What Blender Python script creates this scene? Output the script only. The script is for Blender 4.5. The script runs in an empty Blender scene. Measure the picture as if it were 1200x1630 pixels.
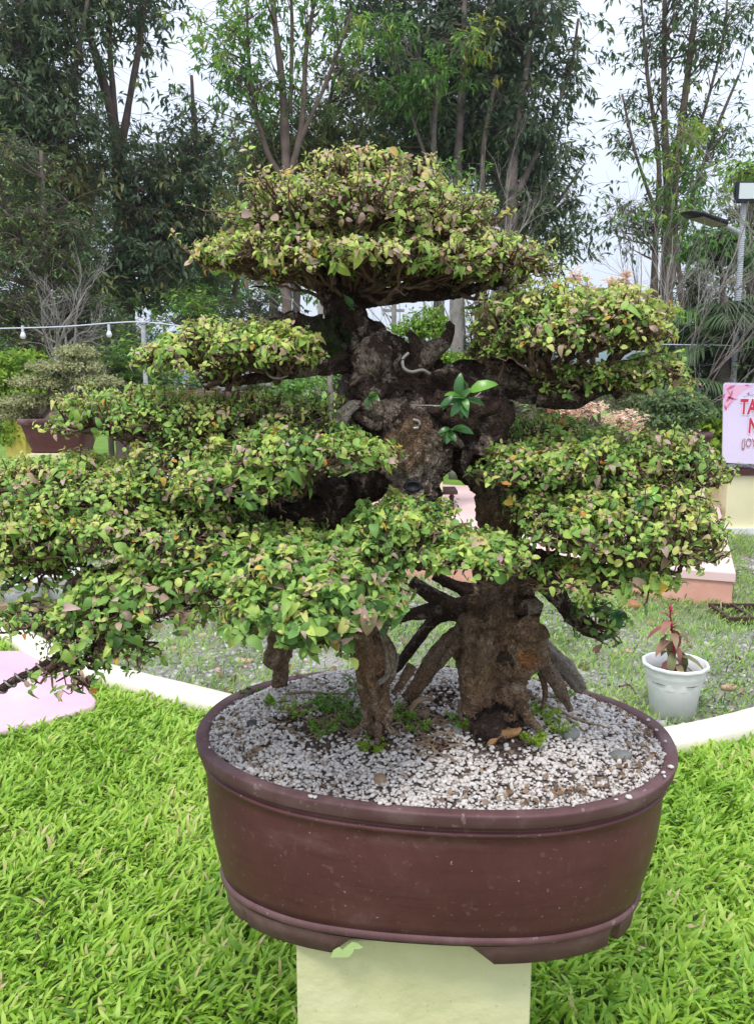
import bpy, math, random
import numpy as np
from mathutils import Vector, Matrix, noise
R = math.radians
random.seed(7)
RNG = np.random.default_rng(7)
S = bpy.context.scene
C = S.collection

# ------------------------------------------------------------------ camera, sky, sun, exposure
CAMH = 1.5
F = 1300.0
PITCH = math.atan(215/1300)
cam = bpy.data.cameras.new('camera'); co = bpy.data.objects.new('camera', cam); C.objects.link(co)
co.location = (0, 0, CAMH); co.rotation_euler = (R(90)-PITCH, 0, 0)
cam.sensor_fit = 'VERTICAL'; cam.sensor_height = 24; cam.lens = 24*F/1630
cam.clip_start = 0.02; cam.clip_end = 3000
S.camera = co
S.view_settings.view_transform = 'Standard'; S.view_settings.look = 'None'; S.view_settings.gamma = 1
S.view_settings.exposure = 0.80
SUN_EL, SUN_AZ = R(62), R(200)      # azimuth measured clockwise from +Y: the sun stands behind the camera
w = bpy.data.worlds.new('World'); S.world = w; w.use_nodes = True
nt = w.node_tree; nt.nodes.clear()
out = nt.nodes.new('ShaderNodeOutputWorld'); bg = nt.nodes.new('ShaderNodeBackground')
sky = nt.nodes.new('ShaderNodeTexSky'); sky.sky_type = 'NISHITA'; sky.sun_disc = False
sky.sun_elevation = SUN_EL; sky.sun_rotation = SUN_AZ; sky.dust_density = 4; sky.air_density = 1.2
tc = nt.nodes.new('ShaderNodeTexCoord'); nz = nt.nodes.new('ShaderNodeTexNoise'); nz.inputs['Scale'].default_value = 1.6
nz.inputs['Detail'].default_value = 4
rmp = nt.nodes.new('ShaderNodeValToRGB')
rmp.color_ramp.elements[0].position = .3; rmp.color_ramp.elements[0].color = (5.2, 5.85, 7.1, 1)
rmp.color_ramp.elements[1].position = .75; rmp.color_ramp.elements[1].color = (6.25, 6.8, 7.8, 1)
mx = nt.nodes.new('ShaderNodeMixRGB'); mx.inputs[0].default_value = .9
nt.links.new(tc.outputs['Generated'], nz.inputs['Vector']); nt.links.new(nz.outputs['Fac'], rmp.inputs[0])
nt.links.new(sky.outputs[0], mx.inputs[1]); nt.links.new(rmp.outputs[0], mx.inputs[2])
sx = nt.nodes.new('ShaderNodeSeparateXYZ'); mr = nt.nodes.new('ShaderNodeMapRange'); mr.inputs['To Min'].default_value = .88; mr.inputs['To Max'].default_value = 1.65
vm = nt.nodes.new('ShaderNodeVectorMath'); vm.operation = 'SCALE'; nt.links.new(tc.outputs['Generated'], sx.inputs[0]); nt.links.new(sx.outputs['Z'], mr.inputs['Value'])
nt.links.new(mx.outputs[0], vm.inputs[0]); nt.links.new(mr.outputs[0], vm.inputs['Scale']); nt.links.new(vm.outputs[0], bg.inputs[0]); bg.inputs[1].default_value = .095
nt.links.new(bg.outputs[0], out.inputs[0])
sl = bpy.data.lights.new('sun', 'SUN'); sl.energy = 1.25; sl.angle = R(14); sl.color = (1, .96, .9)
so = bpy.data.objects.new('sun', sl); C.objects.link(so)
sd = Vector((math.sin(SUN_AZ)*math.cos(SUN_EL), math.cos(SUN_AZ)*math.cos(SUN_EL), math.sin(SUN_EL)))
so.rotation_euler = sd.to_track_quat('Z', 'Y').to_euler(); so.location = sd*20

# ------------------------------------------------------------------ measuring helpers (pixel of the 1200x1630 photo -> place)
FW = Vector((0, math.cos(PITCH), -math.sin(PITCH))); UP = Vector((0, math.sin(PITCH), math.cos(PITCH)))
def ray(x, y): return Vector(((x-600)/F, 0, 0)) + FW - UP*((y-815)/F)
def at(x, y, Y):
    d = ray(x, y); return d*(Y/d.y) + Vector((0, 0, CAMH))
def gnd(x, y, z=0.0):
    d = ray(x, y); return d*((z-CAMH)/d.z) + Vector((0, 0, CAMH))
def mpp(x, y, Y): return (Y/ray(x, y).y)/F

# ------------------------------------------------------------------ object helpers
def link(o, parent=None):
    C.objects.link(o)
    if parent:
        o.parent = parent; o.matrix_parent_inverse = Matrix.Translation(-parent.location)
    return o
def tag(o, label=None, cat=None, group=None, kind=None):
    if label: o['label'] = label
    if cat: o['category'] = cat
    if group: o['group'] = group
    if kind: o['kind'] = kind
    return o
def thing(name, label, cat, loc=(0, 0, 0), group=None):
    o = bpy.data.objects.new(name, None); o.location = loc; o.empty_display_size = .1; C.objects.link(o)
    return tag(o, label, cat, group)

class MB:
    """collects geometry (numpy) and links it as one mesh object"""
    def __init__(s): s.v = []; s.lt = []; s.lv = []; s.t = []; s.n = 0
    def add(s, v, faces, tint=0.5):
        v = np.asarray(v, dtype=np.float64).reshape(-1, 3)
        lt = np.array([len(f) for f in faces], dtype=np.int64)
        lv = np.concatenate([np.asarray(f, dtype=np.int64) for f in faces])+s.n
        s.v.append(v); s.lt.append(lt); s.lv.append(lv)
        s.t.append(np.full(len(lt), tint) if np.isscalar(tint) else np.asarray(tint)); s.n += len(v)
    def inst(s, tv, tf, M, loc, tint):
        """template verts tv, faces tf, k matrices M (k,3,3), locations (k,3), tints (k,)"""
        k = len(loc)
        if k == 0: return
        tv = np.asarray(tv, float); nv = len(tv)
        V = np.einsum('kij,nj->kni', M, tv)+loc[:, None, :]
        lt1 = np.array([len(f) for f in tf]); lv1 = np.concatenate([np.array(f) for f in tf])
        LV = (lv1[None, :]+(np.arange(k)*nv)[:, None]+s.n).ravel()
        s.v.append(V.reshape(-1, 3)); s.lt.append(np.tile(lt1, k)); s.lv.append(LV)
        s.t.append(np.repeat(tint, len(tf))); s.n += nv*k
    def grid(s, P, closed=True, cap=True, tint=.5):
        """P (m rings, n, 3) lofted"""
        m, n = P.shape[:2]
        i = np.arange(m-1)[:, None]*n; j = np.arange(n if closed else n-1)[None, :]; j2 = (j+1) % n
        q = np.stack([i+j, i+j2, i+n+j2, i+n+j], -1).reshape(-1, 4)+s.n
        s.v.append(P.reshape(-1, 3)); s.lt.append(np.full(len(q), 4)); s.lv.append(q.ravel())
        s.t.append(np.full(len(q), float(tint)))
        if cap and closed:
            a = np.arange(n)[::-1]+s.n; b = np.arange(n)+(m-1)*n+s.n
            s.lt.append(np.array([n, n])); s.lv.append(np.concatenate([a, b])); s.t.append(np.full(2, float(tint)))
        s.n += m*n
    def tubes(s, P, Rr, seg=3, tint=None):
        """k thin tubes at once: P (k,m,3), Rr (k,m)"""
        k, m = P.shape[:2]
        if k == 0: return
        T = np.gradient(P, axis=1); T /= np.linalg.norm(T, axis=2, keepdims=True)+1e-9
        ref = np.where(np.abs(T[..., 2:3]) > .9, np.array([1., 0, 0]), np.array([0, 0, 1.]))
        A = np.cross(T, ref); A /= np.linalg.norm(A, axis=2, keepdims=True)+1e-9
        B = np.cross(T, A)
        th = np.arange(seg)*2*np.pi/seg
        V = P[:, :, None]+Rr[:, :, None, None]*(A[:, :, None]*np.cos(th)[:, None]+B[:, :, None]*np.sin(th)[:, None])
        i = np.arange(m-1)[:, None]*seg; j = np.arange(seg)[None, :]; j2 = (j+1) % seg
        q = np.stack([i+j, i+j2, i+seg+j2, i+seg+j], -1).reshape(-1, 4)
        Q = (q[None]+(np.arange(k)*m*seg)[:, None, None]+s.n).reshape(-1)
        s.v.append(V.reshape(-1, 3)); s.lt.append(np.full(k*len(q), 4)); s.lv.append(Q)
        s.t.append(np.repeat(tint, len(q)) if tint is not None else np.full(k*len(q), .5)); s.n += k*m*seg
    def build(s, name, mat, parent=None, smooth=True):
        me = bpy.data.meshes.new(name)
        v = np.concatenate(s.v); lt = np.concatenate(s.lt); lv = np.concatenate(s.lv); t = np.concatenate(s.t)
        me.vertices.add(len(v)); me.vertices.foreach_set('co', v.ravel().astype(np.float32))
        me.loops.add(len(lv)); me.loops.foreach_set('vertex_index', lv.astype(np.int32))
        me.polygons.add(len(lt)); ls = np.concatenate([[0], np.cumsum(lt)[:-1]])
        me.polygons.foreach_set('loop_start', ls.astype(np.int32))
        me.polygons.foreach_set('loop_total', lt.astype(np.int32))
        me.polygons.foreach_set('use_smooth', np.full(len(lt), smooth))
        me.update(calc_edges=True)
        a = me.attributes.new('tint', 'FLOAT', 'FACE'); a.data.foreach_set('value', t.astype(np.float32))
        me.validate()
        me.materials.append(mat)
        return link(bpy.data.objects.new(name, me), parent)

def box(mb, c, s, rz=0, tint=.5, top=1.0):
    x, y, z = s[0]/2, s[1]/2, s[2]/2
    v = [(-x, -y, -z), (x, -y, -z), (x, y, -z), (-x, y, -z), (-x*top, -y*top, z), (x*top, -y*top, z), (x*top, y*top, z), (-x*top, y*top, z)]
    ca, sa = math.cos(rz), math.sin(rz)
    v = [(c[0]+a*ca-b*sa, c[1]+a*sa+b*ca, c[2]+d) for a, b, d in v]
    mb.add(v, [(0, 3, 2, 1), (4, 5, 6, 7), (0, 1, 5, 4), (1, 2, 6, 5), (2, 3, 7, 6), (3, 0, 4, 7)], tint)
def prism(mb, poly, z0, z1, bev=.0, tint=.5):
    n = len(poly); rings = []
    cx = sum(p[0] for p in poly)/n; cy = sum(p[1] for p in poly)/n
    def off(d):
        o = []
        for p in poly:
            v = Vector((p[0]-cx, p[1]-cy)); l = v.length; o.append((cx+v.x*(1-d/l), cy+v.y*(1-d/l)))
        return o
    P = [[(x, y, z0) for x, y in off(0)], [(x, y, z1-bev) for x, y in off(0)]]
    if bev: P += [[(x, y, z1-bev*.3) for x, y in off(bev*.35)], [(x, y, z1) for x, y in off(bev)]]
    mb.grid(np.array(P), True, True, tint)
def bevel(o, wd, seg=3, ang=40):
    m = o.modifiers.new('bevel', 'BEVEL'); m.width = wd; m.segments = seg; m.limit_method = 'ANGLE'; m.angle_limit = R(ang); return o

def catmull(pts, rad, step):
    pts = [Vector(p) for p in pts]
    P = [pts[0]*2-pts[1]]+pts+[pts[-1]*2-pts[-2]]; rr = [rad[0]]+list(rad)+[rad[-1]]
    o = []; ro = []
    for i in range(1, len(P)-2):
        a, b, c, d = P[i-1:i+3]; n = max(1, int((c-b).length/step))
        for k in range(n):
            t = k/n
            o.append(.5*((2*b)+(c-a)*t+(2*a-5*b+4*c-d)*t*t+(3*b-a-3*c+d)*t**3))
            ts = t*t*(3-2*t); ro.append(rr[i]*(1-ts)+rr[i+1]*ts)
    o.append(pts[-1]); ro.append(rad[-1])
    return o, ro
def gnarl(mb, pts, rad, seg=22, amp=.25, ridge=.1, step=.008, freq=14, seed=0, twist=6, nr=5, taper_end=False, fis=0):
    """a gnarled limb: rings along a curve, radius disturbed by burls and ridges"""
    P, Rr = catmull(pts, rad, step)
    n = len(P); rings = np.zeros((n, seg, 3)); U = None; s = 0
    for i, p in enumerate(P):
        T = (P[min(i+1, n-1)]-P[max(i-1, 0)]).normalized()
        if U is None: U = T.orthogonal().normalized()
        U = (U-T*U.dot(T)).normalized(); V = T.cross(U)
        if i: s += (p-P[i-1]).length
        r0 = Rr[i]
        if taper_end and i > n-4: r0 *= (n-i)/4.
        for j in range(seg):
            th = 2*math.pi*j/seg; d = U*math.cos(th)+V*math.sin(th)
            q = (p+d*r0)
            f = noise.noise(q*freq+Vector((seed, 0, 0)))*amp + noise.noise(q*freq*2.7+Vector((0, seed, 0)))*amp*.55
            rg = ridge*math.sin(nr*th+s*twist+2.5*noise.noise(q*6+Vector((seed, seed, 0)))+seed)
            mcr = noise.noise(q*freq*7)*amp*.30 + amp*.55*(.32-abs(noise.noise(q*freq*1.6+Vector((3, seed, 1)))))+amp*.22*(.3-abs(noise.noise(q*freq*4.5)))
            r = r0*(1+f+rg+mcr)
            if fis:
                # fissures that follow the grain, and flaking plates between them
                g_ = noise.noise(Vector((th*2.2*r0*60, s*22, seed)))+.5*noise.noise(Vector((th*5*r0*60, s*50, seed+5))); r -= r0*fis*max(0, .30-abs(g_))
                r += .0016*noise.noise(q*230)+.0012*noise.noise(q*420)
            x = p+d*r; rings[i, j] = x
    mb.grid(rings, True, True)
def rings_revolve(mb, prof, seg=24, c=(0, 0, 0), tint=.5, wav=0, nw=0, cap=True):
    P = []
    for r, z in prof:
        P.append([(c[0]+r*(1+wav*math.cos(nw*2*math.pi*j/seg))*math.cos(2*math.pi*j/seg), c[1]+r*(1+wav*math.cos(nw*2*math.pi*j/seg))*math.sin(2*math.pi*j/seg), c[2]+z) for j in range(seg)])
    mb.grid(np.array(P), True, cap, tint)

# ------------------------------------------------------------------ materials
def mat(name, base=(.5, .5, .5), rough=.8, spec=.3, metal=0):
    m = bpy.data.materials.new(name); m.use_nodes = True; b = m.node_tree.nodes['Principled BSDF']
    b.inputs['Base Color'].default_value = (*base, 1); b.inputs['Roughness'].default_value = rough
    b.inputs['Specular IOR Level'].default_value = spec; b.inputs['Metallic'].default_value = metal
    return m
def N(m, t, **k):
    n = m.node_tree.nodes.new('ShaderNode'+t)
    for a, v in k.items():
        if a in n.inputs: n.inputs[a].default_value = v
        else: setattr(n, a, v)
    return n
def L(m, a, b): m.node_tree.links.new(a, b)
def ramp(m, cols, interp='LINEAR'):
    r = m.node_tree.nodes.new('ShaderNodeValToRGB'); e = r.color_ramp; e.interpolation = interp
    while len(e.elements) < len(cols): e.elements.new(.5)
    for el, (p, c) in zip(e.elements, cols): el.position = p; el.color = (*c, 1)
    return r
def noisy(name, cols, scale=8, detail=8, rough=.85, bump=.2, bscale=60, bdist=.004, dist=0, spec=.3, coord='Object', vor=None, interp='LINEAR', ndist=0, nrough=.6):
    """noise-driven colour ramp + noise bump"""
    m = mat(name, cols[0][1], rough, spec); b = m.node_tree.nodes['Principled BSDF']
    tc = N(m, 'TexCoord'); nz = N(m, 'TexNoise', Scale=scale, Detail=detail, Distortion=ndist, Roughness=nrough); rp = ramp(m, cols, interp)
    L(m, tc.outputs[coord], nz.inputs['Vector']); L(m, nz.outputs['Fac'], rp.inputs[0]); L(m, rp.outputs[0], b.inputs['Base Color'])
    n2 = N(m, 'TexNoise', Scale=bscale, Detail=6); L(m, tc.outputs[coord], n2.inputs['Vector'])
    bp = N(m, 'Bump', Strength=bump, Distance=bdist); L(m, n2.outputs['Fac'], bp.inputs['Height']); L(m, bp.outputs[0], b.inputs['Normal'])
    m['_c'] = 1
    return m
def speckle(m, col, scale, thr, src='Object', fac=1.0, amount=None):
    """adds small spots of another colour"""
    nt = m.node_tree; b = nt.nodes['Principled BSDF']; ln = b.inputs['Base Color'].links[0]; src0 = ln.from_socket
    tc = N(m, 'TexCoord'); v = N(m, 'TexNoise', Scale=scale, Detail=3); L(m, tc.outputs[src], v.inputs['Vector'])
    r = ramp(m, [(thr, (0, 0, 0)), (thr+.03, (fac, fac, fac))]); L(m, v.outputs['Fac'], r.inputs[0])
    x = N(m, 'MixRGB'); L(m, r.outputs[0], x.inputs[0]); L(m, src0, x.inputs[1]); x.inputs[2].default_value = (*col, 1)
    L(m, x.outputs[0], b.inputs['Base Color'])
def blotch(m, pt, rad, a, b_, scale=30, edge=.5, fac=1.0):
    """an irregular patch (bare wood, moss) growing around a point of the surface"""
    nt = m.node_tree; b = nt.nodes['Principled BSDF']; src0 = b.inputs['Base Color'].links[0].from_socket
    g = N(m, 'NewGeometry'); d = N(m, 'VectorMath', operation='DISTANCE'); d.inputs[1].default_value = pt; L(m, g.outputs['Position'], d.inputs[0])
    n1 = N(m, 'TexNoise', Scale=scale, Detail=7, Roughness=.7); L(m, g.outputs['Position'], n1.inputs['Vector'])
    s1 = N(m, 'Math', operation='DIVIDE'); L(m, d.outputs['Value'], s1.inputs[0]); s1.inputs[1].default_value = rad
    s2 = N(m, 'Math', operation='MULTIPLY_ADD'); L(m, n1.outputs['Fac'], s2.inputs[0]); s2.inputs[1].default_value = 4.4; s2.inputs[2].default_value = -2.2
    s3 = N(m, 'Math', operation='ADD'); L(m, s1.outputs[0], s3.inputs[0]); L(m, s2.outputs[0], s3.inputs[1])
    mk = ramp(m, [(.85, (fac, fac, fac)), (1.0, (0, 0, 0))]); L(m, s3.outputs[0], mk.inputs[0])
    n2 = N(m, 'TexNoise', Scale=scale*2.3, Detail=8, Roughness=.75); L(m, g.outputs['Position'], n2.inputs['Vector'])
    cr = ramp(m, [(.36, a), (.62, b_)]); L(m, n2.outputs['Fac'], cr.inputs[0])
    x = N(m, 'MixRGB'); L(m, mk.outputs[0], x.inputs[0]); L(m, src0, x.inputs[1]); L(m, cr.outputs[0], x.inputs[2]); L(m, x.outputs[0], b.inputs['Base Color'])
def tinted(name, cols, rough=.5, spec=.4, trans=.3, interp='LINEAR', vary=True, nscale=70):
    """colour by the per-leaf tint attribute, light passes through the blade"""
    m = mat(name, cols[0][1], rough, spec); b = m.node_tree.nodes['Principled BSDF']
    a = N(m, 'Attribute', attribute_name='tint'); rp = ramp(m, cols, interp); L(m, a.outputs['Fac'], rp.inputs[0])
    colo = rp.outputs[0]
    if vary:
        tc = N(m, 'TexCoord'); nz = N(m, 'TexNoise', Scale=nscale, Detail=2); L(m, tc.outputs['Object'], nz.inputs['Vector'])
        hs = N(m, 'HueSaturation'); mr = N(m, 'MapRange'); mr.inputs['To Min'].default_value = .72; mr.inputs['To Max'].default_value = 1.28
        L(m, nz.outputs['Fac'], mr.inputs['Value']); L(m, mr.outputs[0], hs.inputs['Value']); L(m, colo, hs.inputs['Color']); colo = hs.outputs[0]
    L(m, colo, b.inputs['Base Color'])
    if trans:
        tr = N(m, 'BsdfTranslucent'); L(m, colo, tr.inputs['Color']); mix = N(m, 'MixShader'); mix.inputs[0].default_value = trans
        o = m.node_tree.nodes['Material Output']
        L(m, b.outputs[0], mix.inputs[1]); L(m, tr.outputs[0], mix.inputs[2]); L(m, mix.outputs[0], o.inputs['Surface'])
    return m

M = {}
M['leaf'] = tinted('bonsai leaf', [(0, (.07, .15, .04)), (.22, (.19, .36, .085)), (.45, (.36, .54, .115)), (.60, (.60, .70, .16)), (.72, (.64, .58, .22)), (.80, (.46, .32, .23)), (.88, (.62, .44, .38)), (.95, (.75, .52, .08)), (1, (.66, .24, .07))], rough=.52, spec=.35, trans=.32)
M['grass'] = tinted('lawn grass', [(0, (.09, .21, .025)), (.3, (.205, .40, .035)), (.65, (.36, .56, .06)), (.9, (.50, .64, .13)), (1, (.60, .50, .24))], rough=.42, spec=.35, trans=.3, vary=False)
M['dry_grass'] = tinted('thin rough grass', [(0, (.10, .19, .04)), (.4, (.21, .36, .07)), (.7, (.33, .50, .11)), (.9, (.44, .54, .19)), (1, (.50, .42, .26))], rough=.6, spec=.3, trans=.25, vary=False)
M['twig'] = noisy('twig bark', [(.3, (.05, .028, .02)), (.7, (.24, .15, .11))], scale=60, rough=.9)
def bark(name, dark, mid, pale, s=9, pthr=.56, bd=.012):
    m = noisy(name, [(.28, dark), (.46, mid), (pthr, mid), (pthr+.1, pale)], scale=s, detail=10, rough=.92, bump=1.0, bscale=130, bdist=bd, ndist=.5, nrough=.78)
    b = m.node_tree.nodes['Principled BSDF']
    # crevices running along the grain
    tc = N(m, 'TexCoord'); mp = N(m, 'Mapping'); mp.inputs['Scale'].default_value = (1, 1, .35); v = N(m, 'TexVoronoi', Scale=95); v.feature = 'DISTANCE_TO_EDGE'
    n0 = N(m, 'TexNoise', Scale=45, Detail=5); add = N(m, 'MixRGB'); add.inputs[0].default_value = .06
    L(m, tc.outputs['Object'], n0.inputs['Vector']); L(m, tc.outputs['Object'], add.inputs[1]); L(m, n0.outputs['Color'], add.inputs[2])
    L(m, add.outputs[0], mp.inputs['Vector']); L(m, mp.outputs[0], v.inputs['Vector'])
    bp0 = b.inputs['Normal'].links[0].from_node
    bp = N(m, 'Bump', Strength=.8, Distance=bd*.8); mr = N(m, 'MapRange'); mr.inputs['From Max'].default_value = .25
    L(m, v.outputs['Distance'], mr.inputs['Value']); L(m, mr.outputs[0], bp.inputs['Height']); L(m, bp0.outputs[0], bp.inputs['Normal']); L(m, bp.outputs[0], b.inputs['Normal'])
    return m
M['bark'] = bark('old dark bark', (.014, .009, .007), (.075, .045, .033), (.48, .39, .32), s=24, pthr=.545)
M['bark_brown'] = bark('flaking brown bark', (.03, .018, .011), (.25, .155, .095), (.50, .39, .29), s=24, pthr=.53)
M['bark_pale'] = bark('pale scarred bark', (.06, .036, .026), (.21, .145, .10), (.36, .29, .23), s=20, pthr=.5, bd=.008)
M['deadwood'] = bark('weathered deadwood', (.08, .065, .05), (.27, .23, .19), (.45, .42, .37), s=16, pthr=.55, bd=.006)
M['glaze'] = noisy('maroon glazed clay', [(.25, (.085, .027, .027)), (.5, (.108, .036, .035)), (.65, (.135, .052, .050)), (.78, (.20, .11, .10))], scale=5, rough=.46, bump=.25, bscale=35, bdist=.002, spec=.4, nrough=.75)
speckle(M['glaze'], (.24, .14, .13), 70, .655, fac=.3); speckle(M['glaze'], (.60, .52, .50), 150, .715, fac=.7)
def streaks(m, col, sc, thr, fac):
    b = m.node_tree.nodes['Principled BSDF']; src0 = b.inputs['Base Color'].links[0].from_socket; tc = N(m, 'TexCoord'); mp = N(m, 'Mapping'); mp.inputs['Scale'].default_value = sc; L(m, tc.outputs['Object'], mp.inputs['Vector'])
    n1 = N(m, 'TexNoise', Scale=1, Detail=5, Roughness=.65); L(m, mp.outputs[0], n1.inputs['Vector']); r = ramp(m, [(thr, (0, 0, 0)), (thr+.14, (fac, fac, fac))]); L(m, n1.outputs['Fac'], r.inputs[0])
    x = N(m, 'MixRGB'); L(m, r.outputs[0], x.inputs[0]); L(m, src0, x.inputs[1]); x.inputs[2].default_value = (*col, 1); L(m, x.outputs[0], b.inputs['Base Color'])
streaks(M['glaze'], (.24, .14, .13), (70, 70, 9), .62, .22); streaks(M['glaze'], (.30, .22, .20), (4, 4, 9), .60, .25); streaks(M['glaze'], (.05, .015, .015), (6, 6, 60), .55, .4)
M['glaze_worn'] = noisy('worn maroon clay foot', [(.25, (.12, .055, .055)), (.5, (.17, .09, .085)), (.75, (.30, .20, .18))], scale=9, rough=.7, bump=.4, bscale=60, bdist=.002)
M['glaze_rim'] = noisy('maroon clay rim', [(.25, (.095, .042, .043)), (.5, (.135, .066, .067)), (.75, (.23, .15, .145))], scale=9, rough=.6, bump=.3, bscale=60, bdist=.002)
speckle(M['glaze_rim'], (.34, .26, .25), 60, .66, fac=.5)
M['plaster'] = noisy('pale yellow painted plaster', [(.3, (.62, .61, .33)), (.5, (.69, .675, .38)), (.75, (.73, .72, .45))], scale=5, rough=.5, bump=.7, bscale=12, bdist=.014)
speckle(M['plaster'], (.34, .35, .18), 60, .70, fac=.4)
M['cream'] = noisy('cream painted concrete', [(.3, (.70, .64, .48)), (.6, (.80, .75, .60)), (.8, (.84, .80, .68))], scale=5, rough=.7, bump=.4, bscale=30)
M['pink'] = noisy('pink painted concrete', [(.3, (.66, .40, .48)), (.6, (.73, .47, .55)), (.8, (.78, .56, .62))], scale=4, rough=.7, bump=.3, bscale=30)
speckle(M['pink'], (.6, .5, .45), 30, .72, fac=.5)
M['salmon'] = noisy('salmon painted concrete', [(.3, (.66, .33, .25)), (.6, (.76, .42, .32)), (.8, (.82, .52, .42))], scale=4, rough=.75, bump=.4, bscale=25)
M['salmon_top'] = noisy('pale pink paving', [(.3, (.74, .50, .46)), (.7, (.82, .60, .56))], scale=3, rough=.75, bump=.2)
M['soil'] = noisy('soil under lawn', [(.3, (.06, .08, .02)), (.5, (.12, .17, .04)), (.62, (.22, .17, .10))], scale=14, rough=1, bump=.5)
M['dirt'] = noisy('gravelly earth', [(.25, (.13, .16, .07)), (.42, (.21, .21, .13)), (.55, (.31, .29, .25)), (.8, (.44, .42, .39))], scale=3.2, rough=1, bump=.8, bscale=40, bdist=.02, nrough=.75)
M['potsoil'] = noisy('dark potting soil', [(.3, (.05, .035, .028)), (.7, (.20, .155, .125))], scale=25, rough=1, bump=.8)
M['pebble'] = tinted('gravel', [(0, (.10, .09, .09)), (.06, (.16, .14, .13)), (.09, (.33, .25, .20)), (.16, (.33, .26, .21)), (.3, (.48, .42, .37)), (.7, (.60, .55, .51)), (1, (.72, .67, .63))], rough=.65, trans=0, nscale=140)
M['crumb'] = tinted('soil crumbs', [(0, (.02, .013, .01)), (.12, (.09, .05, .035)), (.22, (.22, .17, .15))], rough=.95, trans=0, nscale=140)
M['path_pebble'] = tinted('path gravel', [(0, (.20, .19, .19)), (.5, (.42, .40, .39)), (.9, (.62, .59, .57)), (1, (.55, .36, .26))], rough=.8, trans=0, nscale=90)
M['litter'] = tinted('dry leaves', [(0, (.09, .05, .03)), (.5, (.24, .15, .09)), (1, (.40, .29, .19))], rough=.8, trans=.1)
M['stone'] = noisy('grey river stone', [(.3, (.13, .14, .13)), (.7, (.26, .26, .24))], scale=30, rough=.75, bump=.3, bscale=90)
M['stone_dark'] = noisy('dark river stone', [(.3, (.04, .04, .045)), (.7, (.10, .10, .105))], scale=30, rough=.7)
M['stone_brown'] = noisy('brown stone', [(.3, (.16, .10, .06)), (.7, (.33, .23, .15))], scale=30, rough=.8)
M['wood_raw'] = noisy('raw splintered wood', [(.3, (.22, .10, .035)), (.7, (.55, .32, .15))], scale=25, rough=.85, bump=.8, bscale=80)
M['wire'] = mat('grey aluminium wire', (.30, .27, .24), .45, .5, .6)
M['plastic'] = noisy('white plastic', [(.3, (.66, .67, .66)), (.7, (.80, .80, .79))], scale=6, rough=.4, bump=.05)
speckle(M['plastic'], (.40, .36, .28), 18, .70, fac=.5)
M['tray'] = mat('dark brown plastic', (.07, .035, .03), .5)
M['galv'] = noisy('galvanised steel', [(.3, (.35, .36, .38)), (.7, (.55, .56, .58))], scale=40, rough=.4, bump=.05)
M['black'] = mat('black plastic', (.02, .02, .025), .5)
M['lampglass'] = mat('floodlight glass', (.62, .68, .66), .25, .5)
M['panel'] = mat('ribbed lamp underside', (.30, .28, .22), .5)
M['cable'] = mat('light grey cable', (.62, .66, .72), .5)
M['bulb'] = mat('white bulb', (.85, .85, .88), .2)
M['sign'] = noisy('pink lilac printed board', [(.3, (.70, .60, .84)), (.7, (.80, .70, .88))], scale=2, rough=.35, bump=0)
M['signpink'] = mat('pink printed wash', (.84, .48, .66), .4)
M['signred'] = mat('red print', (.62, .04, .10), .4)
M['signrose'] = mat('dark rose print', (.42, .06, .14), .4)
M['signpetal'] = mat('rose petal print', (.62, .16, .28), .4)
M['signwhite'] = mat('white print', (.9, .88, .92), .4)
M['brick'] = noisy('red brick', [(.3, (.26, .06, .04)), (.7, (.42, .12, .08))], scale=12, rough=.85)
M['planter'] = noisy('pale cream yellow paint', [(.3, (.72, .68, .42)), (.7, (.80, .76, .50))], scale=3, rough=.6, bump=.3)
M['yellow'] = noisy('yellow painted post', [(.3, (.75, .62, .10)), (.7, (.82, .72, .20))], scale=4, rough=.7)
M['hill'] = noisy('distant wooded hill', [(.3, (.10, .15, .15)), (.7, (.15, .20, .19))], scale=.05, rough=1, bump=0)
M['blue'] = mat('blue plastic', (.02, .15, .65), .4)
def treeleaf(nm, cols, tr=.25): return tinted(nm, cols, rough=.5, spec=.35, trans=tr, vary=False)
M['tl_dark'] = treeleaf('dark tree leaf', [(0, (.06, .10, .062)), (.5, (.125, .18, .09)), (.8, (.22, .26, .10)), (1, (.30, .24, .10))], .32)
M['tl_mid'] = treeleaf('mid tree leaf', [(0, (.05, .09, .045)), (.5, (.11, .19, .07)), (.8, (.20, .28, .08)), (1, (.30, .24, .08))])
M['tl_pale'] = treeleaf('pale olive leaf', [(0, (.20, .25, .10)), (.5, (.38, .40, .18)), (1, (.54, .50, .28))], .35)
M['tl_light'] = treeleaf('light tree leaf', [(0, (0.070, 0.154, 0.049)), (.5, (0.154, 0.322, 0.063)), (.85, (0.308, 0.504, 0.070)), (1, (0.448, 0.420, 0.084))], .35)
M['tl_olive'] = treeleaf('olive tree leaf', [(0, (0.080, 0.112, 0.040)), (.5, (0.176, 0.224, 0.080)), (.85, (0.304, 0.304, 0.112)), (1, (0.416, 0.272, 0.112))])
M['tl_lime'] = treeleaf('lime tree leaf', [(0, (.12, .25, .03)), (.5, (.25, .42, .04)), (1, (.50, .58, .08))], .35)
M['tl_peach'] = treeleaf('peach blossom', [(0, (.74, .48, .34)), (.5, (.86, .64, .48)), (1, (.92, .76, .60))], .4)
M['tl_red'] = tinted('reddish potted plant leaf', [(0, (.14, .18, .06)), (.4, (.30, .22, .12)), (.7, (.36, .17, .12)), (1, (.34, .06, .08))], trans=.25, nscale=25)
M['tb'] = noisy('tree bark', [(.3, (.085, .068, .058)), (.6, (.17, .135, .115)), (.8, (.30, .26, .23))], scale=5, rough=.95, bump=.6)
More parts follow.
